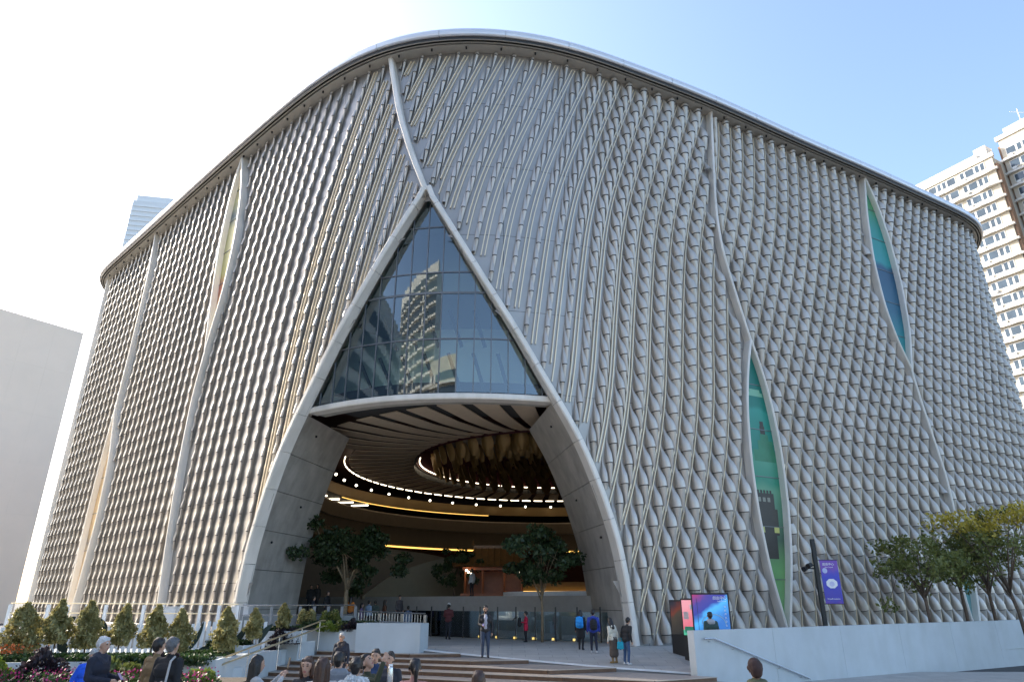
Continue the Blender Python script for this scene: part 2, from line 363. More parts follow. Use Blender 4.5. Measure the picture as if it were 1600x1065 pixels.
# the painted tower in the green print: flat shapes of the printed picture
def print_shape(k, rows, o, m, name):
    ca, cb, ux = LENS[k]; mb_ = MB()
    for (z0, z1, fa, fb) in rows:     # fractions across the lens
        def P_(f, z): return ux(ca, z) + (ux(cb, z) - ux(ca, z)) * f
        mb_.quad(fp(P_(fa, z0), z0, o), fp(P_(fb, z0), z0, o), fp(P_(fb, z1), z1, o), fp(P_(fa, z1), z1, o))
    return mb_.build(name, m, LWIN[k])
pk = mat('print_umber', (.035, .028, .02), .45, var=.2, scale=1.5); pg = mat('print_green', (.03, .2, .1), .45, var=.2, scale=.8); pl = mat('print_mint', (.2, .45, .3), .45); py = mat('print_yellow', (.5, .5, .14), .45)
print_shape('l2', [(4.3, 5.6, .05, .7), (5.6, 7.1, .05, .8), (7.1, 8.0, .08, .72)] + [(8.0, 8.18, .1 + .1 * i, .16 + .1 * i) for i in range(6)], .106, pk, 'printed_tower')
print_shape('l2', [(7.5, 7.75, .2 + .15 * i, .29 + .15 * i) for i in range(3)], .112, mat('print_grey', (.25, .25, .2), .5), 'printed_tower_windows')
print_shape('l2', [(5.75, 6.1, .05, .28)], .112, py, 'printed_glow'); print_shape('l2', [(5.75, 6.1, .62, .8)], .112, py, 'printed_glow')
print_shape('l2', [(11.6, 12.1, .55, .72), (12.1, 12.4, .57, .7)], .106, pk, 'printed_far_tower')
print_shape('l2', [(9.9, 10.6, .25, .95), (10.6, 11.2, .42, .92), (11.2, 11.6, .52, .8)], .104, pg, 'printed_hill')
print_shape('l2', [(14.0, 14.25, .1, .9), (14.25, 14.45, .3, .8)], .104, pl, 'printed_cloud')

# --- arch rim in cladding panels, concrete reveals
ZA = np.array(sorted(set(list(np.linspace(0, 24.64, 51)))))
def arch_curve(side, off=0.): return np.array([(UC + side * (np.interp(z, ARCH_Z, ARCH_W)), z) for z in ZA])
def smooth_poly(c, it=6):
    c = c.copy()
    for _ in range(it): c[1:-1] = (c[:-2] + 2 * c[1:-1] + c[2:]) / 4
    return c
ARCH_C = {s_: smooth_poly(arch_curve(s_)) for s_ in (-1, 1)}
ARCH_Z = list(ARCH_C[1][:, 1]); ARCH_W = list(ARCH_C[1][:, 0] - UC)
for s_ in (-1, 1):
    c = ARCH_C[s_]; d = np.gradient(c, axis=0); d /= np.linalg.norm(d, axis=1)[:, None]
    off = c + np.c_[d[:, 1], -d[:, 0]] * .16 * s_
    if s_ == 1: off[-1, 0] = max(off[-1, 0], UC + .1); off[-1, 1] += .25
    else: off[-1, 1] += .15
    strip_rib(off, .16, -.15, .55, 'rim_panel', M['rim'], house, gap=.012, seg=4)
BACK = {-1: Vector((.16, .987, 0)), 1: Vector((-.17, .985, 0))}
GB = 12.3
lv = [-.3, 1.6, 3.7, 5.8, 7.9, 9.9, 12.0, 14.2, 16.5, 18.8, 21.2, 24.5]
for s_ in (-1, 1):
    leg = bpy.data.objects.new('arch_leg', None); C.objects.link(leg); leg.parent = house
    c = ARCH_C[s_]
    def cu(z): return float(np.interp(z, c[:, 1], c[:, 0]))
    for a, b in zip(lv[:-1], lv[1:]):
        zz = np.linspace(a + .015, b - .015, 6); mb = MB()
        dep = 6.3 if b <= 12.05 else .9
        ring = []
        for z in zz:
            f0 = Vector(fp(cu(z), z, .45)); fw = BACK[s_] if dep > 2 else Vector((0, 1, 0))
            x, y, tx, ty = frame(cu(z)); away = Vector((tx, ty, 0)) * s_
            tilt = Vector((0, 0, -.10)) * 0
            g0 = Vector(fp(cu(z), z, .0)) + fw * dep + tilt
            ring.append((f0, g0, g0 + away * .5, f0 + away * .2))
        v = [q for r_ in ring for q in r_]; f = []
        for i in range(5):
            f.append((i * 4, i * 4 + 1, i * 4 + 5, i * 4 + 4)); f.append((i * 4 + 1, i * 4 + 2, i * 4 + 6, i * 4 + 5))
        f += [(0, 3, 2, 1), (20, 21, 22, 23)]
        mb.add(v, f); mb.build('concrete_panel', M['concrete'], leg)
        # dark backing for the joints
    mb = MB()
    for z0, z1 in zip(np.linspace(-.3, 12, 14)[:-1], np.linspace(-.3, 12, 14)[1:]):
        q = []
        for z in (z0, z1):
            x, y, tx, ty = frame(cu(z)); away = Vector((tx, ty, 0)) * s_ * .16
            q.append((Vector(fp(cu(z), z, .3)) + away, Vector(fp(cu(z), z, 0)) + BACK[s_] * 6.25 + away))
        mb.quad(q[0][0], q[0][1], q[1][1], q[1][0])
    mb.build('joint_backing', M['joint'], leg)
    # small wall lights on the leg
    for z, dd in ((11.2, 2.2), (7.4, 3.6), (5.2, 1.4)):
        p = Vector(fp(cu(z), z, 0)) + BACK[s_] * dd; MB().sphere(p, .07, 8, 6).build('wall_light', M['dark'], leg)

# --- glazed bay above the entrance
bay = bpy.data.objects.new('glazed_bay', None); C.objects.link(bay); bay.parent = house
rows = [12.4, 15.5, 18.3, 19.6, 22.6, 24.4]; cw = .96; GO = -.35
ucols = [UC + .1 + cw * i for i in range(-9, 10)]
for i in range(len(ucols) - 1):
    for j in range(len(rows) - 1):
        mb = MB(); us = np.linspace(ucols[i] + .03, ucols[i + 1] - .03, 7)
        for a, b in zip(us[:-1], us[1:]):
            ta, tb = min(rows[j + 1] - .03, arch_z(a)), min(rows[j + 1] - .03, arch_z(b)); z0 = rows[j] + .03
            if ta <= z0 and tb <= z0 or abs(a - UC) > 8.2: continue
            ta, tb = max(ta, z0), max(tb, z0)
            mb.quad(fp(a, z0, GO), fp(b, z0, GO), fp(b, tb, GO), fp(a, ta, GO))
        if mb.f:
            o = mb.build('pane', M['glass'], bay)
            k = .004; jx, jz = random.uniform(-k, k), random.uniform(-k, k)     # each pane sits a touch off plane
            cx = sum((v.co for v in o.data.vertices), Vector()) / len(o.data.vertices)
            for v in o.data.vertices: v.co.y += (v.co.x - cx.x) * jx + (v.co.z - cx.z) * jz
def bar(u0, z0, u1, z1, wid, dep, name, m, parent, o=GO, n=1):
    """mullion bar on the bay surface"""
    pts = [(u0 + (u1 - u0) * t, z0 + (z1 - z0) * t) for t in np.linspace(0, 1, n + 1)]
    d = np.array([u1 - u0, z1 - z0]); d /= np.linalg.norm(d); nn = np.array([-d[1], d[0]]) * wid / 2; v = []; f = []
    for p in pts:
        a = np.array(p) + nn; b = np.array(p) - nn
        v += [fp(a[0], a[1], o - .08), fp(a[0], a[1], o + dep), fp(b[0], b[1], o + dep), fp(b[0], b[1], o - .08)]
    for i in range(len(pts) - 1):
        for j in range(4): f.append((i * 4 + j, i * 4 + (j + 1) % 4, (i + 1) * 4 + (j + 1) % 4, (i + 1) * 4 + j))
    f += [(0, 1, 2, 3), tuple(range(4 * len(pts) - 4, 4 * len(pts)))[::-1]]
    return MB().add(v, f).build(name, m, parent)
for uu in ucols:
    t = arch_z(uu)
    if abs(uu - UC) < 7.3 and t > 12.5: bar(uu, 12.35, uu, t + .1, .06, .05, 'mullion', M['mullion'], bay)
for z in rows[1:-1]:
    hw_ = arch_hw(z); bar(UC - hw_, z, UC + hw_, z, .07 if z != 18.3 else .12, .045, 'transom', M['mullion'], bay, n=16)
# sill band and underside
mb = MB(); us = np.linspace(UC - 7.35, UC + 7.35, 25)
prof = [(GO - .5, 12.02), (GO + .16, 12.02), (GO + .2, 12.1), (GO + .2, 12.3), (GO + .1, 12.36), (GO - .5, 12.36)]
v = [fp(a, z, o) for a in us for o, z in prof]; f = []
for i in range(24):
    for j in range(6): f.append((i * 6 + j, (i + 1) * 6 + j, (i + 1) * 6 + (j + 1) % 6, i * 6 + (j + 1) % 6))
f += [tuple(range(6)), tuple(range(144, 150))[::-1]]
mb.add(v, f).build('sill_band', M['rim'], bay)
mb = MB()
for a, b in zip(us[:-1], us[1:]):
    for o0, o1 in ((GO - .2, GO - 1.1),):
        mb.quad(fp(a, 12.08, o0), fp(b, 12.08, o0), fp(b, 12.08, o1), fp(a, 12.08, o1))
mb.build('underside', M['concrete'], bay)
# room behind the bay glass: floors, back wall, raking struts
mb = MB()
for z, m_ in ((18.35, .3),):
    for a, b in zip(us[:-1], us[1:]): mb.quad(fp(a, z, GO - .15), fp(b, z, GO - .15), fp(b, z, GO - 6), fp(a, z, GO - 6)); 
mb.build('upper_floor', bpy.data.materials['mullion_grey'], bay)
mb = MB()
for a, b in zip(us[:-1], us[1:]): mb.quad(fp(a, 12.62, GO - 5.5), fp(b, 12.62, GO - 5.5), fp(b, 26, GO - 5.5), fp(a, 26, GO - 5.5))
fl = MB()
for a, b in zip(us[:-1], us[1:]): fl.quad(fp(a, 12.6, GO - .2), fp(b, 12.6, GO - .2), fp(b, 12.6, GO - 5.5), fp(a, 12.6, GO - 5.5))
fl.build('bay_floor', M['joint'], bay)
for s_ in (-1, 1):
    a = UC + s_ * 7.3; mb.quad(fp(a, 12.62, GO - .1), fp(a, 12.62, GO - 5.5), fp(a, 26, GO - 5.5), fp(a, 26, GO - .1))
for a, b in zip(us[:-1], us[1:]): mb.quad(fp(a, 25.5, GO + .2), fp(b, 25.5, GO + .2), fp(b, 25.5, GO - 5.5), fp(a, 25.5, GO - 5.5))
mb.build('room_shell', mat('room_plaster', (.66, .7, .66), .7), bay)
for i in range(7):
    for (za, zb) in ((13.0, 15.0), (15.6, 17.6)):
        u0 = UC - 4.6 + i * 1.5
        if abs(u0 - UC) < 6.2 - (za - 12) * .6:
            MB().tube([fp(u0, zb, GO - .9), fp(u0 + .75, za, GO - 1.6)], .11, 6).build('raking_strut', M['dark'], bay)

# --- roof: soffit, grooves, fascia panels
us_all = np.arange(PS[0], PS[-1], 1.0)
def sweep(prof, us, name, m, parent, close=False):
    v = [fp(a, z, o) for a in us for o, z in prof]; n = len(prof); f = []
    for i in range(len(us) - 1):
        for j in range(n - 1): f.append((i * n + j, (i + 1) * n + j, (i + 1) * n + j + 1, i * n + j + 1))
    if close: f += [tuple(range(n)), tuple(range((len(us) - 1) * n, len(us) * n))[::-1]]
    return MB().add(v, f).build(name, m, parent)
roof = bpy.data.objects.new('roof', None); C.objects.link(roof); roof.parent = house
sweep([(-.3, ZT), (.72, ZT - .02), (.72, ZT + .3)], us_all, 'soffit', M['soffit'], roof)
sweep([(.72, ZT + .3), (.83, ZT + .3), (.83, ZT + .0), (.93, ZT + .0), (.93, ZT + .28), (1.02, ZT + .28), (1.02, ZT + .05), (1.12, ZT + .05), (1.12, ZT + .35)], us_all, 'edge_grooves', M['groove'], roof)
sweep([(.84, ZT + .1), (.84, ZT - .012), (.92, ZT - .012), (.92, ZT + .1)], us_all, 'trim_strip', M['soffit'], roof)
sweep([(1.03, ZT + .15), (1.03, ZT + .035), (1.11, ZT + .035), (1.11, ZT + .15)], us_all, 'trim_strip', M['soffit'], roof)
ua = -74.
while ua < 74:
    ub = ua + 4.0
    sweep([(1.12, ZT + .26), (1.2, ZT + .26), (1.27, ZT + .33), (1.3, ZT + .45), (1.3, ZT + .66), (1.24, ZT + .8), (1.12, ZT + .86), (.4, ZT + .9)], np.linspace(ua + .012, ub - .012, 9), 'fascia_panel', M['fascia'], roof)
    ua = ub
mb = MB(); n_ = len(us_all); mb.add([fp(a, ZT + .8, .6) for a in us_all], [tuple(range(n_))]); mb.build('roof_deck', M['soffit'], roof)
hook = MB().box(-.05, .05, -.05, .05, -.16, 0).mesh('soffit_light')
hook.materials.append(M['dark'])
for a in np.arange(-62, 64, 2.2):
    o = bpy.data.objects.new('soffit_light', hook); C.objects.link(o); o.parent = roof; o.location = fp(a, ZT - .015, .5)

# --- fins
COLP, ROWP, FLEN = 1.2, 1.05, 2.75
def join_bound(*cs):
    p = np.concatenate([np.array(c, float) for c in cs]); o_ = np.argsort(p[:, 1]); return p[o_, 1], p[o_, 0]
def mid(k): ca, cb, ux = LENS[k]; z_ = np.linspace(ca[:, 1].min(), ca[:, 1].max(), 20); return [((ux(ca, q) + ux(cb, q)) / 2, q) for q in z_]
BOUND = [join_bound(SEAMS['sl3']), join_bound(SEAMS['sl2'], mid('ll2')), join_bound(mid('ll1'), SEAMS['sl1']), join_bound(SEAMS['s1'], [(UC, 24.), (UC, 0)]), join_bound(SEAMS['s2'], mid('l2')), join_bound(mid('l3'), SEAMS['s3'], mid('l4')), (np.array([0, 40.]), np.array([U_R, U_R]))]
# sideways drift per metre of height of the fin columns, for each curtain-like bay between two seams
DRIFT = [([0, 18, 36], [.1, .12, .12]), ([0, 18, 36], [.1, .14, .14]), ([0, 12, 24, 36], [.1, .14, .26, .34]), ([0, 6, 15, 22, 28, 36], [.4, .4, .12, .16, .38, .42]), ([0, 4, 15, 24, 36], [.12, .15, .5, .4, .08]), ([0, 20, 36], [.2, .4, .45])]
_zz = np.linspace(-2, 38, 401)
DISP = [np.cumsum(np.interp(_zz, *d)) * .1 for d in DRIFT]
def blocked(u, z, mg=.12):
    if z < 25.3 and abs(u - UC) < arch_hw(min(z, 24.6)) + .45 + mg: return True
    for c in BLK:
        z0, z1, cz, cu_ = c
        if z0 <= z <= z1 and abs(u - np.interp(z, cz, cu_)) < .24 + mg: return True
    for k, (ca, cb, ux) in LENS.items():
        if ca[:, 1].min() <= z <= ca[:, 1].max() and ux(ca, z) - .2 - mg < u < ux(cb, z) + .2 + mg: return True
    return z > ZT - .02 or z < .02
BLK = []
for k, c in SEAMS.items():
    c = smooth_curve(c); o_ = np.argsort(c[:, 1]); BLK.append((c[:, 1].min(), c[:, 1].max(), c[o_, 1], c[o_, 0]))
PROF_T = np.array([0, .08, .17, .25, .33, .41, .4995, .5150, .58, .68, .8, .9, 1.])
def pod(t0=0., t1=1., kind=1):
    """leaf shaped sliver of a bent aluminium pipe, open on its right side.
    local x = along wall, y = -outward, z up; t runs from the top tip to the bottom tip"""
    ts = [t for t in PROF_T if t0 + .02 < t < t1 - .02]; ts = [t0] + ts + [t1]; v = []; f = []; mi = []
    ang = [None, -90, -60, -35, -12, 12, 35, 58]; NA = len(ang)
    for t in ts:
        if kind in (0, 2):    # slender leaf
            if t <= .5: q_ = t / .5; gd = q_ * q_ * (3 - 2 * q_) * .5 + .5 * q_; gw = math.sin(math.pi / 2 * q_) ** 1.2
            else: q_ = (1 - t) / .5; gd = .88 * q_ ** .85; gw = .86 * q_ ** .85
        elif t <= .5:         # bulging vase
            q_ = min(1, max(0, (t - .03) / .37)); e_ = q_ * q_ * (3 - 2 * q_); gd = .1 * t / .5 + .9 * e_; gw = .16 * min(1, t / .1) + .84 * e_
        else: q_ = (1 - t) / .5; gd = .88 * q_ ** .85; gw = .88 * q_ ** .6
        hw, dp, th = FW0 + FW1 * gw, FD0 + FD1 * gd, min(.03, (FW0 + FW1 * gw) * .4)
        sw = (-.17 if kind == 0 else 0) * (max(0, t - .5) / .5) ** 1.6; zz = FLEN * (.5 - t)
        def sec(r, o):
            q = []
            for a in ang: q.append((-r * .9 + sw, 0., zz) if a is None else (r * math.sin(R(a)) + sw, -(o * (.45 + .55 * math.cos(R(a)))), zz))
            return q
        if kind == 2:         # along the sunny side the nose is cut to a slanting flat
            pts_ = ((-.9, 0.), (-1., .5), (-.97, .7), (-.5, .82), (.0, .92), (.48, 1.), (.6, .9), (.6, .5))
            v += [(hw * a + sw, -dp * b, zz) for a, b in pts_] + [((hw - th) * a + sw, -(dp - th) * b, zz) for a, b in pts_[::-1]]
        else: v += sec(hw, dp) + sec(hw - th, dp - th)[::-1]
    n = 2 * NA
    for i in range(len(ts) - 1):
        for j in range(n):
            f.append((i * n + j, (i + 1) * n + j, (i + 1) * n + (j + 1) % n, i * n + (j + 1) % n)); mi.append(1 if .499 < ts[i] < .5 and ts[i + 1] < .52 else 0)  # step faces take the dark material: shade of the ring gap painted in
    f += [tuple(range(n)), tuple(range((len(ts) - 1) * n, len(ts) * n))[::-1]]; mi += [0, 0]
    return np.array(v), f, mi
FW0, FW1, FD0, FD1 = .02, .22, .06, .42
PODS = {}
def get_pod(t0, t1, kind=1):
    k = (round(t0, 2), round(t1, 2), kind)
    if k not in PODS: PODS[k] = pod(*k)
    return PODS[k]
fin_list = []; rails = []
for p in range(6):
    lo, hi = BOUND[p], BOUND[p + 1]; base = np.interp(18, _zz, DISP[p])
    umin = lo[1].min() - 14; umax = hi[1].max() + 14
    for k in range(int(umin / COLP) - 1, int(umax / COLP) + 2):
        track = []; j = 0
        while True:
            z = ZT - .35 - j * ROWP; j += 1
            if z < -.6: break
            u = k * COLP + np.interp(z, _zz, DISP[p]) - base
            if np.interp(z, *lo) < u < np.interp(z, *hi):
                track.append((u, z)); fin_list.append((u, z, float(np.interp(z, *DRIFT[p]))))
            else:
                if len(track) > 1: rails.append(track)
                track = []
        if len(track) > 1: rails.append(track)
def add_fin(u, z, sl):
    th = float(np.interp(u, [-9, -6, 4, 10], [sl * .7, sl * .35, sl * .35, sl * .5 - .28])); ts = np.linspace(0, 1, 15); ok = []
    for t in ts:
        zz = z + FLEN * (.5 - t); uu = u + th * FLEN * (.5 - t)
        ok.append(not blocked(uu, zz) and U_L - .3 < uu < U_R)
    if not any(ok): return None
    best = None; i = 0
    while i < 15:
        if ok[i]:
            j = i
            while j + 1 < 15 and ok[j + 1]: j += 1
            if best is None or j - i > best[1] - best[0]: best = (i, j)
            i = j + 1
        else: i += 1
    if best[1] - best[0] < 3: return None
    x, y, tx, ty = frame(u)
    T = Vector((tx, ty, 0)); N = Vector((ty, -tx, 0))
    up = (Vector((0, 0, 1)) + T * th).normalized(); side = up.cross(N) * -1; side = T - up * T.dot(up); side.normalize()
    Mx = Matrix((( side.x, -N.x, up.x, x), (side.y, -N.y, up.y, y), (side.z, -N.z, up.z, z), (0, 0, 0, 1)))
    # the slivers are cut narrower round the corner and along the left side
    sx = float(np.interp(u, [-30, -12, -6, 6, 13, 40], [.62, .58, .56, .62, 1.2, 1.25])); sy = float(np.interp(u, [-14, -6, 6, 12], [.56, .6, .62, 1.0]))
    Mx = Mx @ Matrix.Diagonal((sx, sy, 1, 1))
    return (ts[best[0]], ts[best[1]], Mx, x, y, z, 0 if u < 7 else 1)
fins = [q for q in (add_fin(*a) for a in fin_list) if q]
def dist(q): return math.sqrt(q[3] ** 2 + q[4] ** 2 + (q[5] - 2) ** 2)
def facing(q):
    n = Vector((-q[2][0][1], -q[2][1][1], 0)).normalized(); d = Vector((-q[3], -q[4], 0)).normalized(); return .25 + max(0, n.dot(d))
full = [q for q in fins if q[0] < .01 and q[1] > .99 and q[5] > 1.2]
full.sort(key=lambda q: dist(q) / facing(q) ** .3)
single = full[:300]; sid = {id(q) for q in single}
FME = {}
for kd in (0, 1):
    fv, ff, fm = get_pod(0, 1, kd)
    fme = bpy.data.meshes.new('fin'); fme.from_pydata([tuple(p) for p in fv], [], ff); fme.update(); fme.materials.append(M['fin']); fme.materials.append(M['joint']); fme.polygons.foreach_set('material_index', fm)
    fme.polygons.foreach_set('use_smooth', [True] * len(fme.polygons)); fme.set_sharp_from_angle(angle=R(35)); FME[kd] = fme
for q in single:
    o = bpy.data.objects.new('fin', FME[q[6]]); C.objects.link(o); o.parent = house
    s_ = random.uniform(.98, 1.02); o.matrix_local = q[2] @ Matrix.Rotation(random.uniform(-.012, .012), 4, 'Z') @ Matrix.Diagonal((s_, s_, 1, 1))
V = []; Fc = []; Fm = []; off = 0
for q in fins:
    if id(q) in sid: continue
    v, f, m_ = get_pod(q[0], q[1], q[6]); Fm += m_; Mx = np.array(q[2] @ Matrix.Rotation(random.uniform(-.012, .012), 4, 'Z'))
    V.append(v @ Mx[:3, :3].T + Mx[:3, 3]); Fc += [tuple(i + off for i in p) for p in f]; off += len(v)
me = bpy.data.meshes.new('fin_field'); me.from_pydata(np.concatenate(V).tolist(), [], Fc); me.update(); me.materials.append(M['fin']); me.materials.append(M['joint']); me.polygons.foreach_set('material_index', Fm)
me.polygons.foreach_set('use_smooth', [True] * len(me.polygons)); me.set_sharp_from_angle(angle=R(35))
tag(link('fin_field', me, None, house), kind='stuff')
# mounting rails follow each column
for tr in rails:
    if tr[0][0] < -8: continue
    for du, o1 in ((.36, .13), (.58, .09)):
        run = []; runs = []
        for (u, z) in tr:
            uu = u + du + .05
            if U_L < uu < U_R and not blocked(uu, z, .1): run.append((uu, z))
            else:
                if len(run) > 1: runs.append(run)
                run = []
        if len(run) > 1: runs.append(run)
        if not runs: continue
        for rn in runs:
            mb = MB(); v = []; f = []
            for (uu, z) in rn: v += [fp(uu - .03, z, 0), fp(uu - .03, z, o1), fp(uu + .03, z, o1), fp(uu + .03, z, 0)]
            for i in range(len(rn) - 1):
                for j in range(3): f.append((i * 4 + j, (i + 1) * 4 + j, (i + 1) * 4 + j + 1, i * 4 + j + 1))
            mb.add(v, f).build('mounting_rail', M['rail'], house)

# ================================================================== GROUND
EDGE = [(-4.22, 33.96, -.03), (-2.29, 33.19, -.155), (.72, 31.72, -.31), (4.23, 29.98, -.465), (7.28, 29.14, -.6)]
def plaza_z(x, y):
    if y > 35.2: return 0.
    ex = [e[0] for e in EDGE]; ey = np.interp(x, ex, [e[1] for e in EDGE]); ez = np.interp(x, ex, [e[2] for e in EDGE])
    return float(ez * np.clip((35.2 - y) / max(.3, 35.2 - ey), 0, 1))
mb = MB()
xs = np.linspace(-4.22, 7.28, 24)
for a, b in zip(xs[:-1], xs[1:]):
    for t0, t1 in ((0, .25), (.25, .5), (.5, .75), (.75, 1)):
        q = []
        for x, t in ((a, t0), (b, t0), (b, t1), (a, t1)):
            ey = np.interp(x, [e[0] for e in EDGE], [e[1] for e in EDGE]); y = ey + (35.2 - ey) * t; q.append((x, y, plaza_z(x, y)))
        mb.quad(*q)
mb.quad((-40, 35.2, 0), (7.28, 35.2, 0), (7.28, 95, 0), (-40, 95, 0))
mb.quad((7.28, 29.14, -.6), (44, 50, -.3), (44, 95, 0), (7.28, 35.2, 0))
mb.quad((7.28, 35.2, 0), (44, 95, 0), (44, 96, 0), (7.28, 96, 0))
tag(mb.build('plaza', M['plaza']), kind='structure')
tag(MB().quad((-3000, -1500, -1.3), (3000, -1500, -1.3), (3000, 4000, -1.3), (-3000, 4000, -1.3)).build('ground', M['asphalt']), kind='structure')

# ================================================================== ATRIUM INSIDE THE ARCH (parts of the theatre)
AC = Vector((4.5, 57, 0)); CEIL = 12.45
hall = bpy.data.objects.new('atrium', None); C.objects.link(hall); hall.parent = house
def rmax(a):
    """largest radius from the atrium centre that stays behind the bay glass"""
    d = Vector((math.cos(a), math.sin(a))); lim = 30.
    for u in np.linspace(-40, 40, 161):
        x, y, _ = fp(u, 0, -1.6); v = Vector((x - AC.x, y - AC.y)); t = v.dot(d)
        if t > 0 and abs(v.x * d.y - v.y * d.x) < .5: lim = min(lim, t)
    return lim
def polar(r, a, z): return (AC.x + r * math.cos(a), AC.y + r * math.sin(a), z)
# radiating ceiling boards around the round well
NB = 66
for i in range(NB):
    a0 = 2 * math.pi * (i + .17) / NB; a1 = 2 * math.pi * (i + .83) / NB; am = (a0 + a1) / 2
    ro = min(18., rmax(am)) if math.sin(am) < 0 else 18.
    if math.sin(am) < -.5: ro = min(rmax(am), 22.)
    mb = MB(); rr = np.linspace(12.6, ro, 6); v = []; f = []
    for r_ in rr:
        t = (r_ - 12.6) / 5.4; z = CEIL + .55 - .55 * min(1, t) ** .6
        v += [polar(r_, a0, z), polar(r_, a1, z), polar(r_, a1, z + .06), polar(r_, a0, z + .06)]
    for k in range(5):
        for j in range(4): f.append((k * 4 + j, k * 4 + (j + 1) % 4, (k + 1) * 4 + (j + 1) % 4, (k + 1) * 4 + j))
    f += [(0, 1, 2, 3), (20, 23, 22, 21)]
    mb.add(v, f).build('ceiling_board', M['ibeige'], hall)
mb = MB()
for i in range(72):
    a0, a1 = 2 * math.pi * i / 72, 2 * math.pi * (i + 1) / 72
    r0, r1 = rmax(a0) if math.sin(a0) < 0 else 30, rmax(a1) if math.sin(a1) < 0 else 30
    mb.quad(polar(12.6, a0, CEIL + 1.0), polar(12.6, a1, CEIL + 1.0), polar(max(13, r1), a1, CEIL + 1.0), polar(max(13, r0), a0, CEIL + 1.0))
mb.build('upper_ceiling', mat('dark_red_ceiling', (.05, .015, .012), .7), hall)
# the well: dark drum, lattice of hanging curved plates, ring lights
def drum(r, z0, z1, name, m, a0=0, a1=2 * math.pi, n=72, parent=None, rt=None):
    mb_ = MB(); A = np.linspace(a0, a1, n + 1)
    for p, q in zip(A[:-1], A[1:]): mb_.quad(polar(r, p, z0), polar(r, q, z0), polar(rt or r, q, z1), polar(rt or r, p, z1))
    return mb_.build(name, m, parent or hall, True)
drum(12.6, CEIL + .4, CEIL + 3.4, 'well_wall', M['crimson'])
mb = MB(); mb.add([polar(12.6, 2 * math.pi * i / 48, CEIL + 3.4) for i in range(48)], [tuple(range(48))]); mb.build('well_top', M['dark'], hall)
pv = MB(); v = []; f = []
for i in range(7):
    t = i / 6; wd = .85 * math.sin(math.pi * (.18 + .7 * t)) ; 
    for j in range(5):
        a = (j - 2) / 2; v.append((wd * a * .8, -.35 * (1 - a * a), -2.0 * t))
for i in range(6):
    for j in range(4): f.append((i * 5 + j, i * 5 + j + 1, (i + 1) * 5 + j + 1, (i + 1) * 5 + j))
petal = pv.add(v, f).mesh('hanging_plate'); petal.materials.append(M['gold']); petal.polygons.foreach_set('use_smooth', [True] * len(petal.polygons))
for ring, n in ((1.6, 7), (3.2, 14), (4.8, 21), (6.4, 28), (8.0, 35), (9.6, 42), (11.2, 49)):
    for i in range(n):
        a = 2 * math.pi * (i + .5 * (n % 4 == 2)) / n; o = bpy.data.objects.new('hanging_plate', petal); C.objects.link(o); o.parent = hall
        o.location = polar(ring, a, CEIL + 2.5 - .13 * ring); o.rotation_euler = (R(18), 0, a - math.pi / 2 + math.pi); o.scale = (.8, .8, .72)
def dashes(r, z, n, fill, name, m, a0, a1, h=.07, t=.06):
    for i in range(n):
        p = a0 + (a1 - a0) * i / n; q = p + (a1 - a0) / n * fill; mb_ = MB(); A = np.linspace(p, q, 4); v = []; f = []
        for a in A: v += [polar(r, a, z), polar(r + t, a, z), polar(r + t, a, z + h), polar(r, a, z + h)]
        for k in range(3):
            for j in range(4): f.append((k * 4 + j, k * 4 + (j + 1) % 4, (k + 1) * 4 + (j + 1) % 4, (k + 1) * 4 + j))
        f += [(0, 1, 2, 3), (12, 15, 14, 13)]
        mb_.add(v, f).build(name, m, hall)
dashes(12.3, CEIL + .45, 34, .8, 'ring_light', M['lamp_white'], R(8), R(195))
drum(12.75, CEIL - .05, CEIL + .45, 'well_lip', M['dark'], R(0), R(200))
dashes(18.3, CEIL - .05, 44, .7, 'ring_light', M['lamp_white'], R(20), R(200))
bulb = MB().sphere((0, 0, 0), .11, 10, 7).mesh('spot_lamp'); bulb.materials.append(emis('spot_lamp', (1, .9, .72), 3)); 
for i in range(17):
    o = bpy.data.objects.new('spot_lamp', bulb); C.objects.link(o); o.parent = hall; o.location = polar(19.2, R(48 + 8.5 * i), CEIL - .55)
# galleries
FULL = (R(-4), R(192))
drum(20.6, 11.05, 12.0, 'gallery_fascia', M['gold'], *FULL); 
def annul(r0, r1, z, name, m, a0=FULL[0], a1=FULL[1], n=72):
    mb_ = MB(); A = np.linspace(a0, a1, n + 1)
    for p, q in zip(A[:-1], A[1:]): mb_.quad(polar(r0, p, z), polar(r0, q, z), polar(r1, q, z), polar(r1, p, z))
    return mb_.build(name, m, hall)
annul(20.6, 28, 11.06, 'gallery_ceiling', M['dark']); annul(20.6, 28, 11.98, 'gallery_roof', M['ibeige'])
drum(28, 7.0, 13, 'gallery_back_wall', M['beige'], *FULL)
drum(21.2, 7.4, 10.2, 'balcony_front', M['beige'], *FULL, rt=20.4); drum(20.4, 10.2, 10.32, 'balcony_rail', M['ibeige'], *FULL)
annul(20.4, 28, 9.1, 'gallery_floor', M['ifloor']); annul(21.2, 28, 7.4, 'balcony_underside', M['ibeige'])
drum(21.6, 7.22, 7.36, 'glow_strip', M['lamp_warm'], R(40), R(88)); drum(21.6, 7.22, 7.36, 'glow_strip', M['lamp_warm'], R(104), R(150))
drum(20.9, 10.98, 11.04, 'glow_strip', M['lamp_warm'], R(110), R(165))
drum(27.5, 0, 7.35, 'lower_back_wall', M['crimson'], *FULL)
for k, (a, wd) in enumerate(((R(118), 1.6), (R(86), 3.4), (R(70), 1.2))):
    MB().add([polar(27.9, a, 9.1), polar(27.9, a + wd / 28, 9.1), polar(27.9, a + wd / 28, 10.95), polar(27.9, a, 10.95)], [(0, 1, 2, 3)]).build('gallery_door', M['dark'], hall)
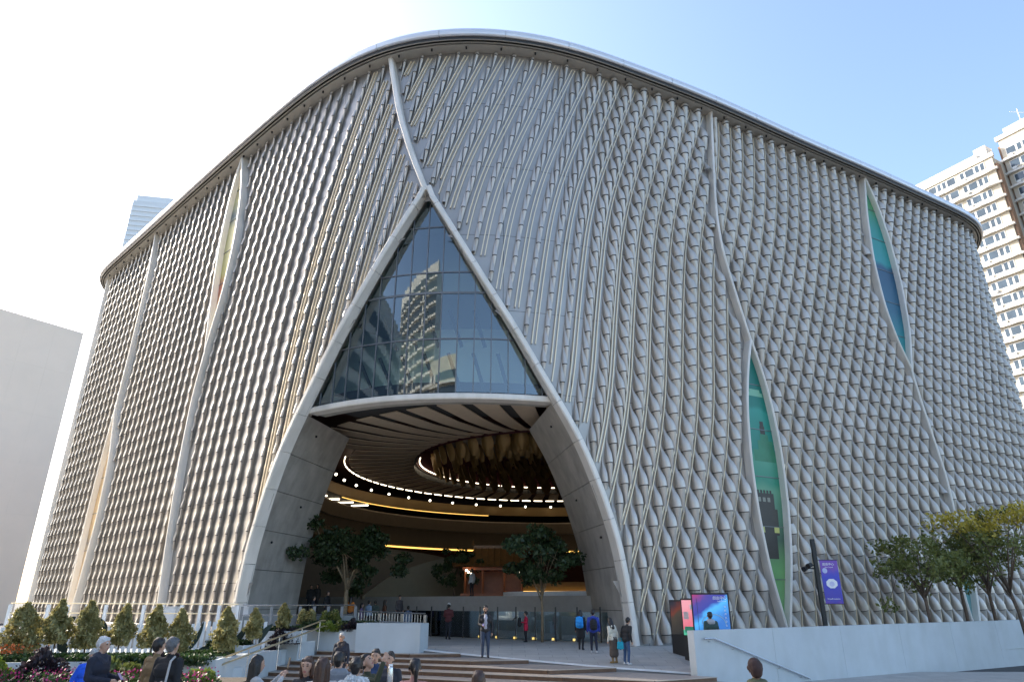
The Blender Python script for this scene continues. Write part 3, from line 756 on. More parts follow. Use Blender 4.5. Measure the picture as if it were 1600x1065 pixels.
for i in range(4):
    a = R(150 + i * 6); MB().tube([polar(21.8, a, 11.0), polar(23.6, a + .02, 11.0)], .06, 6).build('tube_lamp', M['lamp_white'], hall)
# raised stage, its curved front wall, pale curving ramps
FRONT = [(-30, 58), (-20, 55), (-13, 52.4), (-9, 49.6), (-5, 46.8), (-1, 44), (3, 41.6), (7, 40.3), (11, 40.6), (16, 42.6), (22, 46)]
fr = smooth_curve(FRONT, .8)
pts = [tuple(p) for p in fr] + [(22, 80), (-30, 80)]
MB().prism(pts, 0.01, 2.35).build('stage_block', M['igrey'], hall)
mb = MB(); ang = np.linspace(0, 2 * math.pi, 41)[:-1]
mb.prism([(6.2 + 6.8 * math.cos(a), 47.6 + 5.6 * math.sin(a)) for a in ang], 2.36, 2.62).build('round_dais', M['white'], hall)
MB().prism([(6.2 + 6.5 * math.cos(a), 47.6 + 5.3 * math.sin(a)) for a in ang], 2.352, 2.359).build('dais_glow', M['lamp_warm'], hall)
def ruled(path, name, m, thick=.35):
    """curving wall: path of (x, y, top)"""
    p = np.array(path, float); t = np.linspace(0, 1, len(p)); tt = np.linspace(0, 1, 25); q = np.c_[[np.interp(tt, t, p[:, i]) for i in range(3)]].T
    for _ in range(6): q[1:-1] = (q[:-2] + 2 * q[1:-1] + q[2:]) / 4
    d = np.gradient(q[:, :2], axis=0); d /= np.linalg.norm(d, axis=1)[:, None]; nn = np.c_[-d[:, 1], d[:, 0]] * thick; v = []; f = []
    for i in range(25):
        a, b = q[i, :2], q[i, :2] + nn[i]; v += [(*a, 2.2), (*a, q[i, 2]), (*b, q[i, 2]), (*b, 2.2)]
    for i in range(24):
        for j in range(3): f.append((i * 4 + j, (i + 1) * 4 + j, (i + 1) * 4 + j + 1, i * 4 + j + 1))
    f += [(0, 1, 2, 3), (99, 98, 97, 96)]
    return MB().add(v, f).build(name, m, hall)
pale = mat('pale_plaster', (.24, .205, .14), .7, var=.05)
ruled([(-10.6, 50.5, 2.4), (-9.2, 51.5, 3.6), (-7, 53, 4.7), (-4.6, 54.6, 5.3), (-2.2, 56, 5.6)], 'ramp_wall', pale)
ruled([(-22, 54, 6.0), (-16, 57.5, 6.2), (-11, 59.5, 6.3), (-7, 61, 5.9), (-4, 62, 5.2)], 'curved_wall', M['beige'])
ruled([(10, 58, 3.4), (5, 59, 3.6), (0, 59, 3.4), (-3, 58.5, 3.2)], 'low_wall', M['beige'])
MB().box(-3.4, 12, 58.2, 58.26, 2.7, 2.85).build('glow_strip', M['lamp_warm'], hall)
# frameless glass balustrade in front of the stage, with dark posts and small uplights
BAL = [(-7.2, 47.2), (-5.2, 45.6), (-2.3, 43.4), (1.4, 40.6), (4.4, 38.7), (8.5, 37.3)]
bl = smooth_curve(BAL, 1.25)
bal = bpy.data.objects.new('glass_balustrade', None); C.objects.link(bal); bal.parent = house
gl = glassmat('balustrade_glass', (.78, .88, .92), .07)
for i in range(len(bl) - 1):
    a, b = bl[i], bl[i + 1]; d = (b - a) / np.linalg.norm(b - a); n2 = np.array([-d[1], d[0]]) * .012
    a2, b2 = a + d * .05, b - d * .05
    MB().prism([tuple(a2 - n2), tuple(b2 - n2), tuple(b2 + n2), tuple(a2 + n2)], .03, 1.5).build('glass_sheet', gl, bal)
for p in bl: MB().box(p[0] - .035, p[0] + .035, p[1] - .05, p[1] + .05, 0, 1.75).build('post', M['dark'], bal)
for i in range(len(bl) - 1):
    m_ = (bl[i] + bl[i + 1]) / 2 + np.array([.45, .75]); 
    MB().tube([(m_[0], m_[1], 0.01), (m_[0], m_[1], .12)], .07, 8).build('uplight', M['lamp_warm'], bal)

# ================================================================== NEIGHBOURING BUILDINGS
def face_frame(p0, p1):
    d = Vector((p1[0] - p0[0], p1[1] - p0[1], 0)); L = d.length; d.normalize(); n = Vector((d.y, -d.x, 0)); return Vector((p0[0], p0[1], 0)), d, n, L
def fbox(mb_, F, a0, a1, o0, o1, z0, z1):
    P0, d, n, L = F
    v = [P0 + d * a + n * o + Vector((0, 0, z)) for z in (z0, z1) for (a, o) in ((a0, o0), (a1, o0), (a1, o1), (a0, o1))]
    return mb_.add(v, [(0, 3, 2, 1), (4, 5, 6, 7), (0, 1, 5, 4), (1, 2, 6, 5), (2, 3, 7, 6), (3, 0, 4, 7)])
M['cream'] = mat('cream_render', (.5, .445, .36), .7, var=.05, scale=.6)
M['slab'] = mat('white_slab', (.66, .63, .58), .6, var=.04)
M['winglass'] = mat('window_glass', (.05, .075, .1), .12, .1, spec=.7, var=.35, scale=.45)
M['wframe'] = mat('window_frame', (.7, .7, .68), .5)
M['terracotta'] = mat('brown_pier', (.26, .15, .09), .7)
M['railing_glass'] = mat('balcony_glass', (.32, .45, .42), .15, .1)
def apartment_tower(label, p0, p1, H, floors_from, fh, bays, depth=18, cap=True, wobble=False):
    t = thing('apartment_tower', label, 'tower'); F = face_frame(p0, p1); L = F[3]
    fbox(MB(), F, 0, L, -depth, 0, -1.2, H).build('wall', M['cream'], t)
    fbox(MB(), F, -.5, 0, -1.6, -.4, -1.2, H - 1).build('pier', M['terracotta'], t); fbox(MB(), F, L, L + .45, -1.6, -.3, -1.2, H - 1.5).build('pier', M['terracotta'], t)
    z = floors_from; k = 0
    while z + fh < H + .2:
        # ledge with a gently waving front edge
        mb = MB(); n = 24; v = []; f = []
        for i in range(n + 1):
            a = -.5 + (L + 1.0) * i / n; o = .55 + (.35 * math.sin(a * 1.15 + .5) if wobble and k % 7 == 5 else .12 * math.sin(a * 1.9))
            for (oo, zz) in ((0.002, z), (o, z), (o, z + .42), (.002, z + .42)): v.append(F[0] + F[1] * a + F[2] * oo + Vector((0, 0, zz)))
        for i in range(n):
            for j in range(3): f.append((i * 4 + j, (i + 1) * 4 + j, (i + 1) * 4 + j + 1, i * 4 + j + 1))
        f += [(0, 1, 2, 3), (4 * n + 3, 4 * n + 2, 4 * n + 1, 4 * n)]
        mb.add(v, f).build('ledge', M['slab'], t)
        for (a0, ws, balc) in bays:
            a = a0
            for wd in ws:
                wf = fbox(MB(), F, a - .06, a + wd + .06, .004, .07, z + 1.05, z + fh - .35).build('window', M['wframe'], t)
                fbox(MB(), F, a + .05, a + wd - .05, .06, .085, z + 1.15, z + fh - .45).build('pane', M['winglass'], wf)
                a += wd + .22
            if balc:
                b = fbox(MB(), F, a0 - .3, a + .1, .1, 1.05, z + .42, z + .5).build('balcony', M['slab'], t)
                fbox(MB(), F, a0 - .28, a + .08, 1.0, 1.04, z + .5, z + 1.45).build('glass_parapet', M['railing_glass'], b)
            else:
                fbox(MB(), F, a0 + .25, a0 + .95, .05, .5, z + .55, z + 1.0).build('air_conditioner', M['wframe'], t)
        z += fh; k += 1
    if cap:
        fbox(MB(), F, .8, L - 3, -depth + 3, -1.5, H, H + 3.0).build('penthouse', M['slab'], t); fbox(MB(), F, L - 3.6, L - 1.4, -5, -2.4, H, H + 4.6).build('plant_room', M['slab'], t)
        fbox(MB(), F, -.4, L + .4, -.25, .25, H, H + .9).build('parapet', M['slab'], t)
        an = F[0] + F[1] * 3 + F[2] * -5; MB().tube([an + Vector((0, 0, H + 3)), an + Vector((0, 0, H + 8))], .07, 6).build('antenna', M['wframe'], t)
        MB().tube([an + Vector((-1.6, 0, H + 7.2)), an + Vector((1.6, .5, H + 7.4))], .05, 6).build('antenna_arm', M['wframe'], t)
    return t
bays = [(.8, [1.7, 1.7], True), (5.0, [1.6, .75, .75, 1.6, .75], False), (12.2, [1.5, .75, .75, 1.6], False), (18.4, [.75, 1.6, .75, .75], False)]
apartment_tower('cream apartment tower with rows of windows rising behind right end of theatre', (80.5, 128), (92.6, 106.7), 82, 18, 3.05, bays, depth=20, wobble=True)
apartment_tower('second cream apartment tower cut off by right edge of the picture', (96.4, 108.5), (107, 90), 87, 18, 3.05, [(.8, [1.6, .8, 1.6, .8], False), (7, [1.6, 1.6], True), (11.5, [.8, 1.6, .8], False), (16, [1.6, 1.6], False)], depth=20, cap=True)
# plain pale block at the left
blk = thing('plain_block', 'plain windowless pale block at far left edge', 'building')
F = face_frame((-95.5, 98.5), (-82.2, 118.4))
wm = mat('pale_wall', (.86, .71, .57), .75, var=.03, scale=.15)
fbox(MB(), F, 0, F[3], -20, -.05, -1.2, 49.9).build('wall', wm, blk)
for i in range(5):
    for j in range(6):
        a = F[3] * i / 5; z = -1.2 + 51.2 * j / 6
        fbox(MB(), F, a + .003, a + F[3] / 5 - .003, -.05, .0, z + .003, z + 51.2 / 6 - .003).build('wall_panel', wm, blk)
MB().tube([F[0] + F[1] * 12 + F[2] * .1 + Vector((0, 0, -1)), F[0] + F[1] * 12 + F[2] * .1 + Vector((0, 0, 8.0))], .2, 8).build('downpipe', M['mullion'], blk)
# far skyscraper
sk = thing('skyscraper', 'distant blue glass skyscraper, painted pale for haze, peeking over the roof at left', 'skyscraper')
gm = mat('far_hazed_glass', (.86, .84, .8), .6, .0)  # haze painted in: base colours paled, no air volume
gm2 = mat('far_hazed_spandrel', (.92, .9, .86), .4)
F = face_frame((-333, 500), (-291, 508))
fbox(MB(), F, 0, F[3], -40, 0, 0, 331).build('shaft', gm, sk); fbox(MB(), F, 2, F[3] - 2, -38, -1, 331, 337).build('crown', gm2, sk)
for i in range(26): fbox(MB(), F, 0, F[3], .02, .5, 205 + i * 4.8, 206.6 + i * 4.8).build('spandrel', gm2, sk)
# towers on the camera's side of the street: seen mirrored in the bay glass
def street_tower(label, x0, x1, y, H, m1, m2, fh=3.4):
    t = thing('street_tower', label, 'tower'); F = face_frame((x1, y), (x0, y))
    fbox(MB(), F, 0, F[3], -16, 0, -1.2, H).build('wall', m1, t)
    z = 3.
    while z + fh < H:
        fbox(MB(), F, .5, F[3] - .5, .004, .06, z + 1.0, z + fh - .5).build('window_band', M['winglass'], t)
        for a in np.linspace(.5, F[3] - 1, 7): fbox(MB(), F, a, a + .5, .05, .12, z + .9, z + fh - .4).build('pilaster', m2, t)
        fbox(MB(), F, -.3, F[3] + .3, .004, .7, z, z + .35).build('ledge', M['slab'], t); z += fh
    return t
street_tower('grey office tower behind the viewer mirrored in entrance glass', -95, -40, -78, 84, M['slab'], M['slab'])
street_tower('cream tower behind the viewer mirrored in entrance glass', -38, -16, -60, 50, M['cream'], M['slab'])
# slab added left of the frame, unseen, to shade the near forecourt
ob = thing('shade_slab', 'tall unseen slab added left of the forecourt to shade it', 'building')
F = face_frame((-43.5, -14), (-43.5, 36.7))
fbox(MB(), F, 0, F[3], -18, 0, -1.2, 40).build('wall', M['slab'], ob)
for j in range(10): fbox(MB(), F, .6, F[3] - .6, .004, .06, 1.5 + j * 3.6, 3.6 + j * 3.6).build('window_band', M['winglass'], ob)
# unseen tower added far left, in line with the sun, to shade the steps
ft = thing('shade_tower', 'slim unseen tower added far left to block the sun', 'tower')
PX, PY = .883, .469; c0_ = 21.5; c1_ = 26.3
pq = [(-PX * t_ + PY * c_, PY * t_ + PX * c_) for t_, c_ in ((300, c0_), (300, c1_), (335, c1_), (335, c0_))]
MB().prism(pq, -1.2, 205).build('wall', M['slab'], ft)
pw = [(-PX * t_ + PY * c_, PY * t_ + PX * c_) for t_, c_ in ((300, c1_ + .01), (300, 28.2), (330, 28.2), (330, c1_ + .01))]
MB().prism(pw, -1.2, 177).build('shade_wing', M['slab'], ft)  # lower part added to shade the wall beside the arch foot
fq = face_frame(pq[0], pq[1])
for j in range(60): fbox(MB(), fq, .5, fq[3] - .5, .01, .1, 4 + j * 3.3, 5.8 + j * 3.3).build('window_band', M['winglass'], ft)
# road and pavement strips around the theatre
tag(MB().quad((-90, 60, -1.25), (-60, 60, -1.25), (-42, 75, -1.25), (-70, 120, -1.25)).build('pavement', M['plaza']), kind='structure')

# ================================================================== FORECOURT, STEPS, RIGHT-HAND WALL
def gz(y): return float(np.interp(y, [8, 17, 25], [-.55, -.55, -1.15]))
mb = MB(); ys = [-12, 8, 12, 17, 21, 25, 36]
for a, b in zip(ys[:-1], ys[1:]): mb.quad((-45, a, gz(a)), (45, a, gz(a)), (45, b, gz(b)), (-45, b, gz(b)))
tag(mb.build('forecourt', M['plaza']), kind='structure')
# kerb along the plaza edge
mb = MB()
for (a, b) in zip(EDGE[:-1], EDGE[1:]):
    mb.quad((a[0], a[1] - .02, a[2] - 1.0), (b[0], b[1] - .02, b[2] - 1.0), (b[0], b[1] - .02, b[2] - .03), (a[0], a[1] - .02, a[2] - .03))
kb = mb.build('kerb_face', M['kerb'])
mb = MB()
for (a, b) in zip(EDGE[:-1], EDGE[1:]):
    mb.add([(a[0], a[1] - .06, a[2] + .004), (b[0], b[1] - .06, b[2] + .004), (b[0], b[1] + .25, b[2] + .012), (a[0], a[1] + .25, a[2] + .012), (a[0], a[1] - .06, a[2] - .05), (b[0], b[1] - .06, b[2] - .05)], [(0, 1, 2, 3), (4, 5, 1, 0)])
ks = mb.build('kerb_stone', M['white']); ks.parent = kb; tag(kb, kind='structure')
# timber steps: each one a tread slab and a riser of boards
STEPS = [
 (-.155, [(-9.3, 34.9), (-4.58, 32.9), (-2.3, 33.17)]),
 (-.31, [(-9.7, 34.2), (-4.5, 32.2), (-1.77, 31.2), (.72, 31.68)]),
 (-.465, [(-10.1, 33.4), (-3.82, 31.2), (1.4, 28.9), (4.22, 29.93)]),
 (-.62, [(-10.4, 32.6), (-3.63, 30.2), (1.94, 27.9), (5.1, 26.6), (7.7, 27.95)]),
 (-.775, [(-10.6, 31.8), (-3.44, 29.1), (-.87, 27.9), (6, 25.1), (9, 26.6)]),
 (-.93, [(-10.8, 31.0), (-3.3, 28.1), (6, 24.2), (9, 25.4)]),
 (-1.085, [(-11, 30.2), (-3.2, 27.1), (6, 23.2), (9, 24.4)]),
]
st = thing('steps', 'broad brown timber steps leading up to the entrance plaza', 'steps')
for k, (z, path) in enumerate(STEPS):
    back = [(path[-1][0], max(path[-1][1], 33) + 1.2), (path[0][0], path[0][1] + 1.3)]
    if k > 0: back = [(q[0], q[1] + .3) for q in STEPS[k - 1][1][::-1]]; 
    pl = path + (back if k > 0 else [(-2.3, 33.5), (-4.2, 34.2), (-9.3, 36.2)])
    n = len(pl); tr = MB().add([(x, y, z) for x, y in pl], [tuple(range(n))]).build('tread', M['tread'], st)
    for a, b in zip(path[:-1], path[1:]):
        L = math.hypot(b[0] - a[0], b[1] - a[1]); nb = max(1, int(L / 2.4)); d = Vector(((b[0] - a[0]) / L, (b[1] - a[1]) / L, 0)); nn = Vector((d.y, -d.x, 0))
        if nn.y > 0: nn = -nn
        for i in range(nb):
            p = Vector((a[0], a[1], 0)) + d * (L * i / nb + .008); q = Vector((a[0], a[1], 0)) + d * (L * (i + 1) / nb - .008)
            v = [p + Vector((0, 0, z - .15)), q + Vector((0, 0, z - .15)), q + Vector((0, 0, z - .015)), p + Vector((0, 0, z - .015))]
            v = v + [w_ + nn * .02 for w_ in v]
            MB().add(v, [(4, 5, 6, 7), (3, 2, 6, 7), (0, 1, 5, 4), (0, 3, 7, 4), (1, 2, 6, 5)]).build('riser_board', M['wood'], st)
        p = Vector((a[0], a[1], 0)); q = Vector((b[0], b[1], 0))
        v = [p + nn * -.06 + Vector((0, 0, z + .004)), q + nn * -.06 + Vector((0, 0, z + .004)), q + nn * .05 + Vector((0, 0, z + .004)), p + nn * .05 + Vector((0, 0, z + .004)), q + nn * .05 + Vector((0, 0, z - .022)), p + nn * .05 + Vector((0, 0, z - .022))]
        MB().add(v, [(0, 1, 2, 3), (3, 2, 4, 5)]).build('nosing', mat('nosing', (.42, .36, .3), .5) if 'nos' not in M else M['nos'], st)
        M['nos'] = bpy.data.materials['nosing']
# pale wall at right with handrail
W0, W1 = Vector((7.15, 28.6, 0)), Vector((46, 51.6, 0)); wd_ = (W1 - W0).normalized(); wn = Vector((wd_.y, -wd_.x, 0)); WL = (W1 - W0).length
rw = thing('parapet_wall', 'long pale blue painted parapet wall with handrail at lower right', 'wall', (0, 0, 0))
a = 0.; 
while a < WL - .5:
    b = min(a + 4.6, WL); za, zb = .95 + .17 * a / WL, .95 + .17 * b / WL
    p, q = W0 + wd_ * (a + .006), W0 + wd_ * (b - .006)
    v = []
    for o in (0, -.35):
        for (pt, zt) in ((p, za), (q, zb)): v += [pt + wn * o + Vector((0, 0, -1.3)), pt + wn * o + Vector((0, 0, zt))]
    MB().add(v, [(0, 2, 3, 1), (4, 5, 7, 6), (1, 3, 7, 5), (0, 1, 5, 4), (2, 6, 7, 3)]).build('wall_panel', M['bluewall'], rw); a = b
def wp(a, o, z): return W0 + wd_ * a + wn * o + Vector((0, 0, z))
MB().tube([wp(.45, .1, .66), wp(.95, .1, .66), wp(1.05, .1, .64), wp(6.5, .1, -1.05)], .035, 8).build('handrail', M['steel'], rw)
for i in range(5):
    a = .75 + i * 1.3; z = .64 - max(0, a - 1.05) * .31
    MB().tube([wp(a, 0, z - .1), wp(a, .09, z - .1), wp(a, .1, z - .02)], .016, 6).build('rail_bracket', M['steel'], rw)

# ================================================================== PLANTING
def leaf_cloud(pts, size, rng, up=.3, asp=1.7):
    """one small bent leaf (two triangles) per point -> arrays"""
    n = len(pts); d = rng.normal(size=(n, 3)); d[:, 2] += up; d /= np.linalg.norm(d, axis=1)[:, None]
    e = np.cross(d, rng.normal(size=(n, 3))); e /= np.linalg.norm(e, axis=1)[:, None]
    s = size * rng.uniform(.6, 1.35, n)[:, None]; a = d * s * asp * .5; b = e * s * .5
    v = np.stack([pts - a, pts + b, pts + a, pts - b], 1).reshape(-1, 3); f = np.arange(4 * n).reshape(-1, 4)
    return v, f
def cloud_obj(name, pts, size, m, parent, seed, up=.3, asp=1.7):
    v, f = leaf_cloud(np.array(pts), size, np.random.default_rng(seed), up, asp)
    me = bpy.data.meshes.new(name); me.from_pydata(v.tolist(), [], f.tolist()); me.update()
    return link(name, me, m, parent)
def tree(label, base, h, crown_r, crown_z, seed, leafm, n=5200, leaf=.15, lean=(0, 0), trunk_r=.11, barkm='bark', flat=.8, group=None, name='tree', cat='tree', top=None):
    rng = np.random.default_rng(seed); t = thing(name, label, cat, base, 0, group)
    tips = []; mb = MB()
    fork = crown_z - crown_r * flat * .75; fp_ = Vector((lean[0] * .5, lean[1] * .5, fork))
    mb.tube([(0, 0, -.3), (lean[0] * .15 + .03, lean[1] * .15, fork * .45), fp_], [trunk_r, trunk_r * .85, trunk_r * .7], 8)
    for i in range(9):
        a = 2 * math.pi * i / 9 + rng.uniform(-.3, .3); rr = crown_r * rng.uniform(.35, .85); zz = crown_z + crown_r * flat * rng.uniform(-.45, .8)
        st_ = Vector((lean[0] * .4, lean[1] * .4, fork * rng.uniform(.7, 1.0)))
        e_ = Vector((lean[0] + rr * math.cos(a), lean[1] + rr * math.sin(a), zz)); m_ = st_.lerp(e_, .5) + Vector((0, 0, .12 * crown_r))
        mb.tube([st_, m_, e_], [trunk_r * .5, trunk_r * .3, trunk_r * .12], 6); tips.append((e_, rr))
        for k in range(3):
            e2 = e_.lerp(m_, rng.uniform(0, .5)) + Vector(rng.normal(size=3)) * crown_r * .38; mb.tube([e_.lerp(m_, .4), e2], [trunk_r * .18, trunk_r * .06], 5); tips.append((e2, rr))
    mb.build('trunk', M[barkm], t, True)
    P_ = []
    per = n // len(tips)
    for e_, rr in tips:
        s = crown_r * rng.uniform(.2, .36); q = rng.normal(size=(per, 3)); q /= np.linalg.norm(q, axis=1)[:, None]; q *= (rng.uniform(0, 1, per) ** .5)[:, None] * s
        q[:, 2] *= .7; P_.append(q + np.array(e_))
    P_ = np.concatenate(P_)
    if top:
        hi = P_[:, 2] > np.quantile(P_[:, 2], .5) + rng.normal(size=len(P_)) * .25
        cloud_obj('crown', P_[~hi], leaf, M[leafm], t, seed); cloud_obj('crown_top', P_[hi], leaf, M[top], t, seed + 1)
    else: cloud_obj('crown', P_, leaf, M[leafm], t, seed)
    return t
G = 'young trees behind the pale parapet wall'
tree('dense dark green young tree nearest the lamp post behind parapet wall', (22, 38, 0), 5.8, 2.15, 4.0, 1, 'leaf', n=2600, leaf=.13, group=G)
tree('tall leaning tree with yellow topmost leaves at right edge', (27.2, 38.4, 0), 7.6, 2.9, 5.0, 2, 'leaf', n=3600, leaf=.13, lean=(-.9, 0), group=G, top='leaf_yel')
tree('slender middle tree with thin trunk between green and yellow trees', (25.0, 39.6, 0), 5, 1.7, 4.1, 3, 'leaf', n=1700, group=G, leaf=.13)
tree('small low tree just left of the leaning yellow one', (27.2, 40.6, 0), 5, 1.9, 4.4, 4, 'leaf', n=1700, group=G, leaf=.13)
G = 'trees inside the entrance hall'
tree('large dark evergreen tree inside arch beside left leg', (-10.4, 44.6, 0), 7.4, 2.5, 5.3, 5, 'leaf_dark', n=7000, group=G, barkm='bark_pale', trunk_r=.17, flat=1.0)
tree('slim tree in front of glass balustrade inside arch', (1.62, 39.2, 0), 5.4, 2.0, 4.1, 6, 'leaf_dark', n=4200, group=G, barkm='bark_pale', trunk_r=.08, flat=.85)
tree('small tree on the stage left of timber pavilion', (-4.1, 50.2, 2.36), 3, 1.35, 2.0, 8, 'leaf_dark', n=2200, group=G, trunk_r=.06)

def at(x, y, Y):
    """place on the ground plan from photo bearings: sideways x, height y at distance Y (measured once)"""
    cx = (x - 800) / 1040; cy = (532.5 - y) / 1040; p = R(21.4); k = Y / (math.cos(p) - cy * math.sin(p)); return Vector((cx * k, Y, 2 + k * (cy * math.cos(p) + math.sin(p))))
def conifer(label, base, h, r, seed):
    rng = np.random.default_rng(seed); t = thing('conifer', label, 'conifer', base, 0, 'golden conifers along the picket fence'); t.rotation_euler = (rng.uniform(-.07, .07), rng.uniform(-.09, .09), rng.uniform(0, 6))
    MB().tube([(0, 0, -.1), (0, 0, h * .8)], [.035, .012], 6).build('trunk', M['bark'], t)
    n = int(1500 + 900 * h); z = rng.uniform(.04, 1, n) ** .9; a = rng.uniform(0, 2 * math.pi, n)
    prof = np.interp(z, [0, .12, .35, .7, 1], [.5, .85, 1.0 + rng.uniform(-.12, .1), .6 + rng.uniform(-.15, .25), .08]); lump = 1 + .38 * np.sin(a * 3 + z * 11 + seed) + .16 * np.sin(a * 5 - z * 17)
    rr = r * prof * lump * rng.uniform(.35, 1, n) ** .5
    cloud_obj('foliage', np.c_[rr * np.cos(a), rr * np.sin(a), z * h], .075, M['conifer'], t, seed, up=.9, asp=2.2)
    return t
cl = ['broad golden conifer at far left edge beside orange flowers', 'golden conifer second from left edge, leaning right', 'ragged golden conifer third from left edge', 'thin-footed golden conifer above the white-haired man', 'bushy golden conifer behind the two men with tote bag', 'golden conifer just right of the two men', 'tall golden conifer left of lower end of champagne handrail', 'small pointed conifer above the handrail, second highest', 'smallest pointed conifer highest up the planters']
cpx = [(25, 1026, 942, 26.0, 27), (85, 1008, 937, 26.5, 22), (132, 1016, 939, 27, 21), (185, 1010, 944, 27.5, 20), (236, 1014, 945, 28, 21), (280, 1020, 951, 28.5, 18), (350, 1019, 948, 29, 18), (395, 999, 951, 31, 13), (443, 982, 943, 33, 11)]
CB = []
for i, (x, yb, yt, Y, rpx) in enumerate(cpx):
    b, t_ = at(x, yb, Y), at(x, yt, Y); CB.append(b); conifer(cl[i], b, t_.z - b.z, rpx * Y / 1040 * .8, 20 + i)
def bush(name, label, cat, c, sx, sy, sz, n, leaf, m, seed, group=None, kind=None, box=False):
    rng = np.random.default_rng(seed); 
    if box: q = rng.uniform(-1, 1, (n, 3)); q *= 1 - .1 * rng.uniform(0, 1, (n, 1))
    else:
        q = rng.normal(size=(n, 3)); q /= np.linalg.norm(q, axis=1)[:, None]; q *= rng.uniform(.3, 1, (n, 1)) ** .4; q *= 1 + .15 * np.sin(q[:, :1] * 7 + seed)
    q[:, 2] = np.abs(q[:, 2]) if not box else q[:, 2] * .5 + .5
    o = cloud_obj(name, q * np.array([sx, sy, sz]), leaf, M[m], None, seed); o.location = c; tag(o, label, cat, group, kind); return o
# planters: long low bed at the left, then boxes climbing beside the steps
def planter(label, p0, p1, depth, z0, z1, group=None):
    d = Vector((p1[0] - p0[0], p1[1] - p0[1], 0)); L = d.length; d.normalize(); n = Vector((-d.y, d.x, 0)); P0 = Vector((p0[0], p0[1], 0)); t = thing('planter', label, 'planter', (P0.x, P0.y, z0), 0, group); w_ = .09
    def slab(a0, a1, o0, o1, h0, h1, nm, m):
        v = [d * a + n * o + Vector((0, 0, z)) for z in (h0, h1) for (a, o) in ((a0, o0), (a1, o0), (a1, o1), (a0, o1))]
        MB().add(v, [(0, 3, 2, 1), (4, 5, 6, 7), (0, 1, 5, 4), (1, 2, 6, 5), (2, 3, 7, 6), (3, 0, 4, 7)]).build(nm, m, t)
    H_ = z1 - z0
    slab(0, L, 0, w_, 0, H_, 'side_panel', M['bluewall']); slab(0, L, depth - w_, depth, 0, H_, 'side_panel', M['bluewall']); slab(0, w_, w_ + .002, depth - w_ - .002, 0, H_, 'side_panel', M['bluewall']); slab(L - w_, L, w_ + .002, depth - w_ - .002, 0, H_, 'side_panel', M['bluewall'])
    slab(w_, L - w_, w_, depth - w_, .02, H_ - .08, 'soil', M['soil']); return t
planter('long low pale planter wall behind the flower bed at lower left', (-21.5, 23.6), (-10.2, 25.4), 1.6, -.8, .14)
bush('hedge', 'clipped dark green hedge on the long low planter', 'hedge', (-15.8, 25.2, .02), 5.6, .5, .32, 9000, .085, 'hedge', 50, box=True)
planter('big pale blue box at the top of the steps', (-7.25, 33.75), (-4.2, 33.2), 1.3, -.155, 1.08)
planter('pale planter box with dark shrubs just left of big box', (-9.5, 35.3), (-7.3, 34.6), 1.4, -.16, .78)
planter('pale planter box one step below the shrubs', (-11.4, 33.9), (-9.75, 33.3), 1.3, -.62, .3)
planter('pale planter box two steps below the shrubs', (-12.2, 32.6), (-10.75, 32.0), 1.3, -.95, -.1)
planter('lowest pale planter box beside foot of handrail', (-12.6, 28.4), (-11.1, 27.6), 1.3, -1.15, -.35)
planter('upper grey planter under smallest conifer', (-11.6, 33.2), (-9.7, 32.6), .9, .3, .78)
planter('grey planter under second highest conifer', (-13.2, 31.4), (-11.3, 30.7), 1.1, -.2, .3)
planter('grey planter behind middle of handrail', (-13.6, 29.4), (-11.6, 28.6), 1.1, -.6, .02)
bush('hedge', 'low dark hedge under smallest conifer', 'hedge', (-10.6, 33.4, .72), .95, .35, .25, 1500, .08, 'hedge', 51, box=True)
bush('hedge', 'low dark hedge under second highest conifer', 'hedge', (-12.2, 31.5, .24), .95, .4, .25, 1500, .08, 'hedge', 52, box=True)
bush('hedge', 'low dark hedge behind middle of handrail', 'hedge', (-12.5, 29.5, -.05), 1.0, .4, .25, 1500, .08, 'hedge', 53, box=True)
bush('hedge', 'dark hedge strip in front of grey fence', 'hedge', (-8.6, 36.0, .85), 1.9, .35, .28, 2600, .08, 'hedge', 54, box=True)
bush('shrub', 'rounded clipped shrub left of the pair by grey fence', 'shrub', (-10.3, 36.2, 1.0), .55, .5, .65, 1400, .07, 'conifer', 55)
bush('shrub', 'rounded clipped shrub right of the pair by grey fence', 'shrub', (-9.1, 36.3, 1.0), .6, .5, .62, 1400, .07, 'leaf', 56)
bush('shrub', 'lime green shrub above the handrail top', 'shrub', (-8.9, 34.9, .7), .5, .4, .42, 900, .08, 'shrub_lime', 57)
bush('shrub', 'dark purple shrub in box left of big pale box', 'shrub', (-7.75, 35.1, .7), .5, .45, .5, 1100, .08, 'shrub_purple', 58)
bush('shrub', 'green leafy shrub between lime and purple shrubs', 'shrub', (-8.35, 35.2, .7), .45, .4, .42, 900, .08, 'leaf', 59)
bush('shrub', 'dark shrub crossing behind the handrail', 'shrub', (-10.3, 33.0, .25), .75, .5, .75, 1600, .08, 'shrub_purple', 60)
bush('shrub', 'small red-brown plant in box below shrubs', 'shrub', (-10.9, 32.6, -.15), .5, .3, .32, 700, .08, 'shrub_purple', 61)
bush('shrub', 'green shrub in planter behind handrail middle', 'shrub', (-11.9, 30.2, -.1), .6, .4, .55, 1200, .08, 'leaf', 62)
bush('shrub', 'green shrub at foot of handrail', 'shrub', (-11.6, 28.3, -.42), .6, .4, .4, 1000, .08, 'leaf', 63)
bush('shrub', 'lime green rounded shrub in flower bed at lower left', 'shrub', (-15.2, 21.6, -.2), .62, .5, .62, 1500, .085, 'shrub_lime', 64)
bush('shrub', 'dark purple shrub left part of flower bed', 'shrub', (-13.9, 21.8, -.2), .75, .5, .85, 1500, .085, 'shrub_purple', 65)
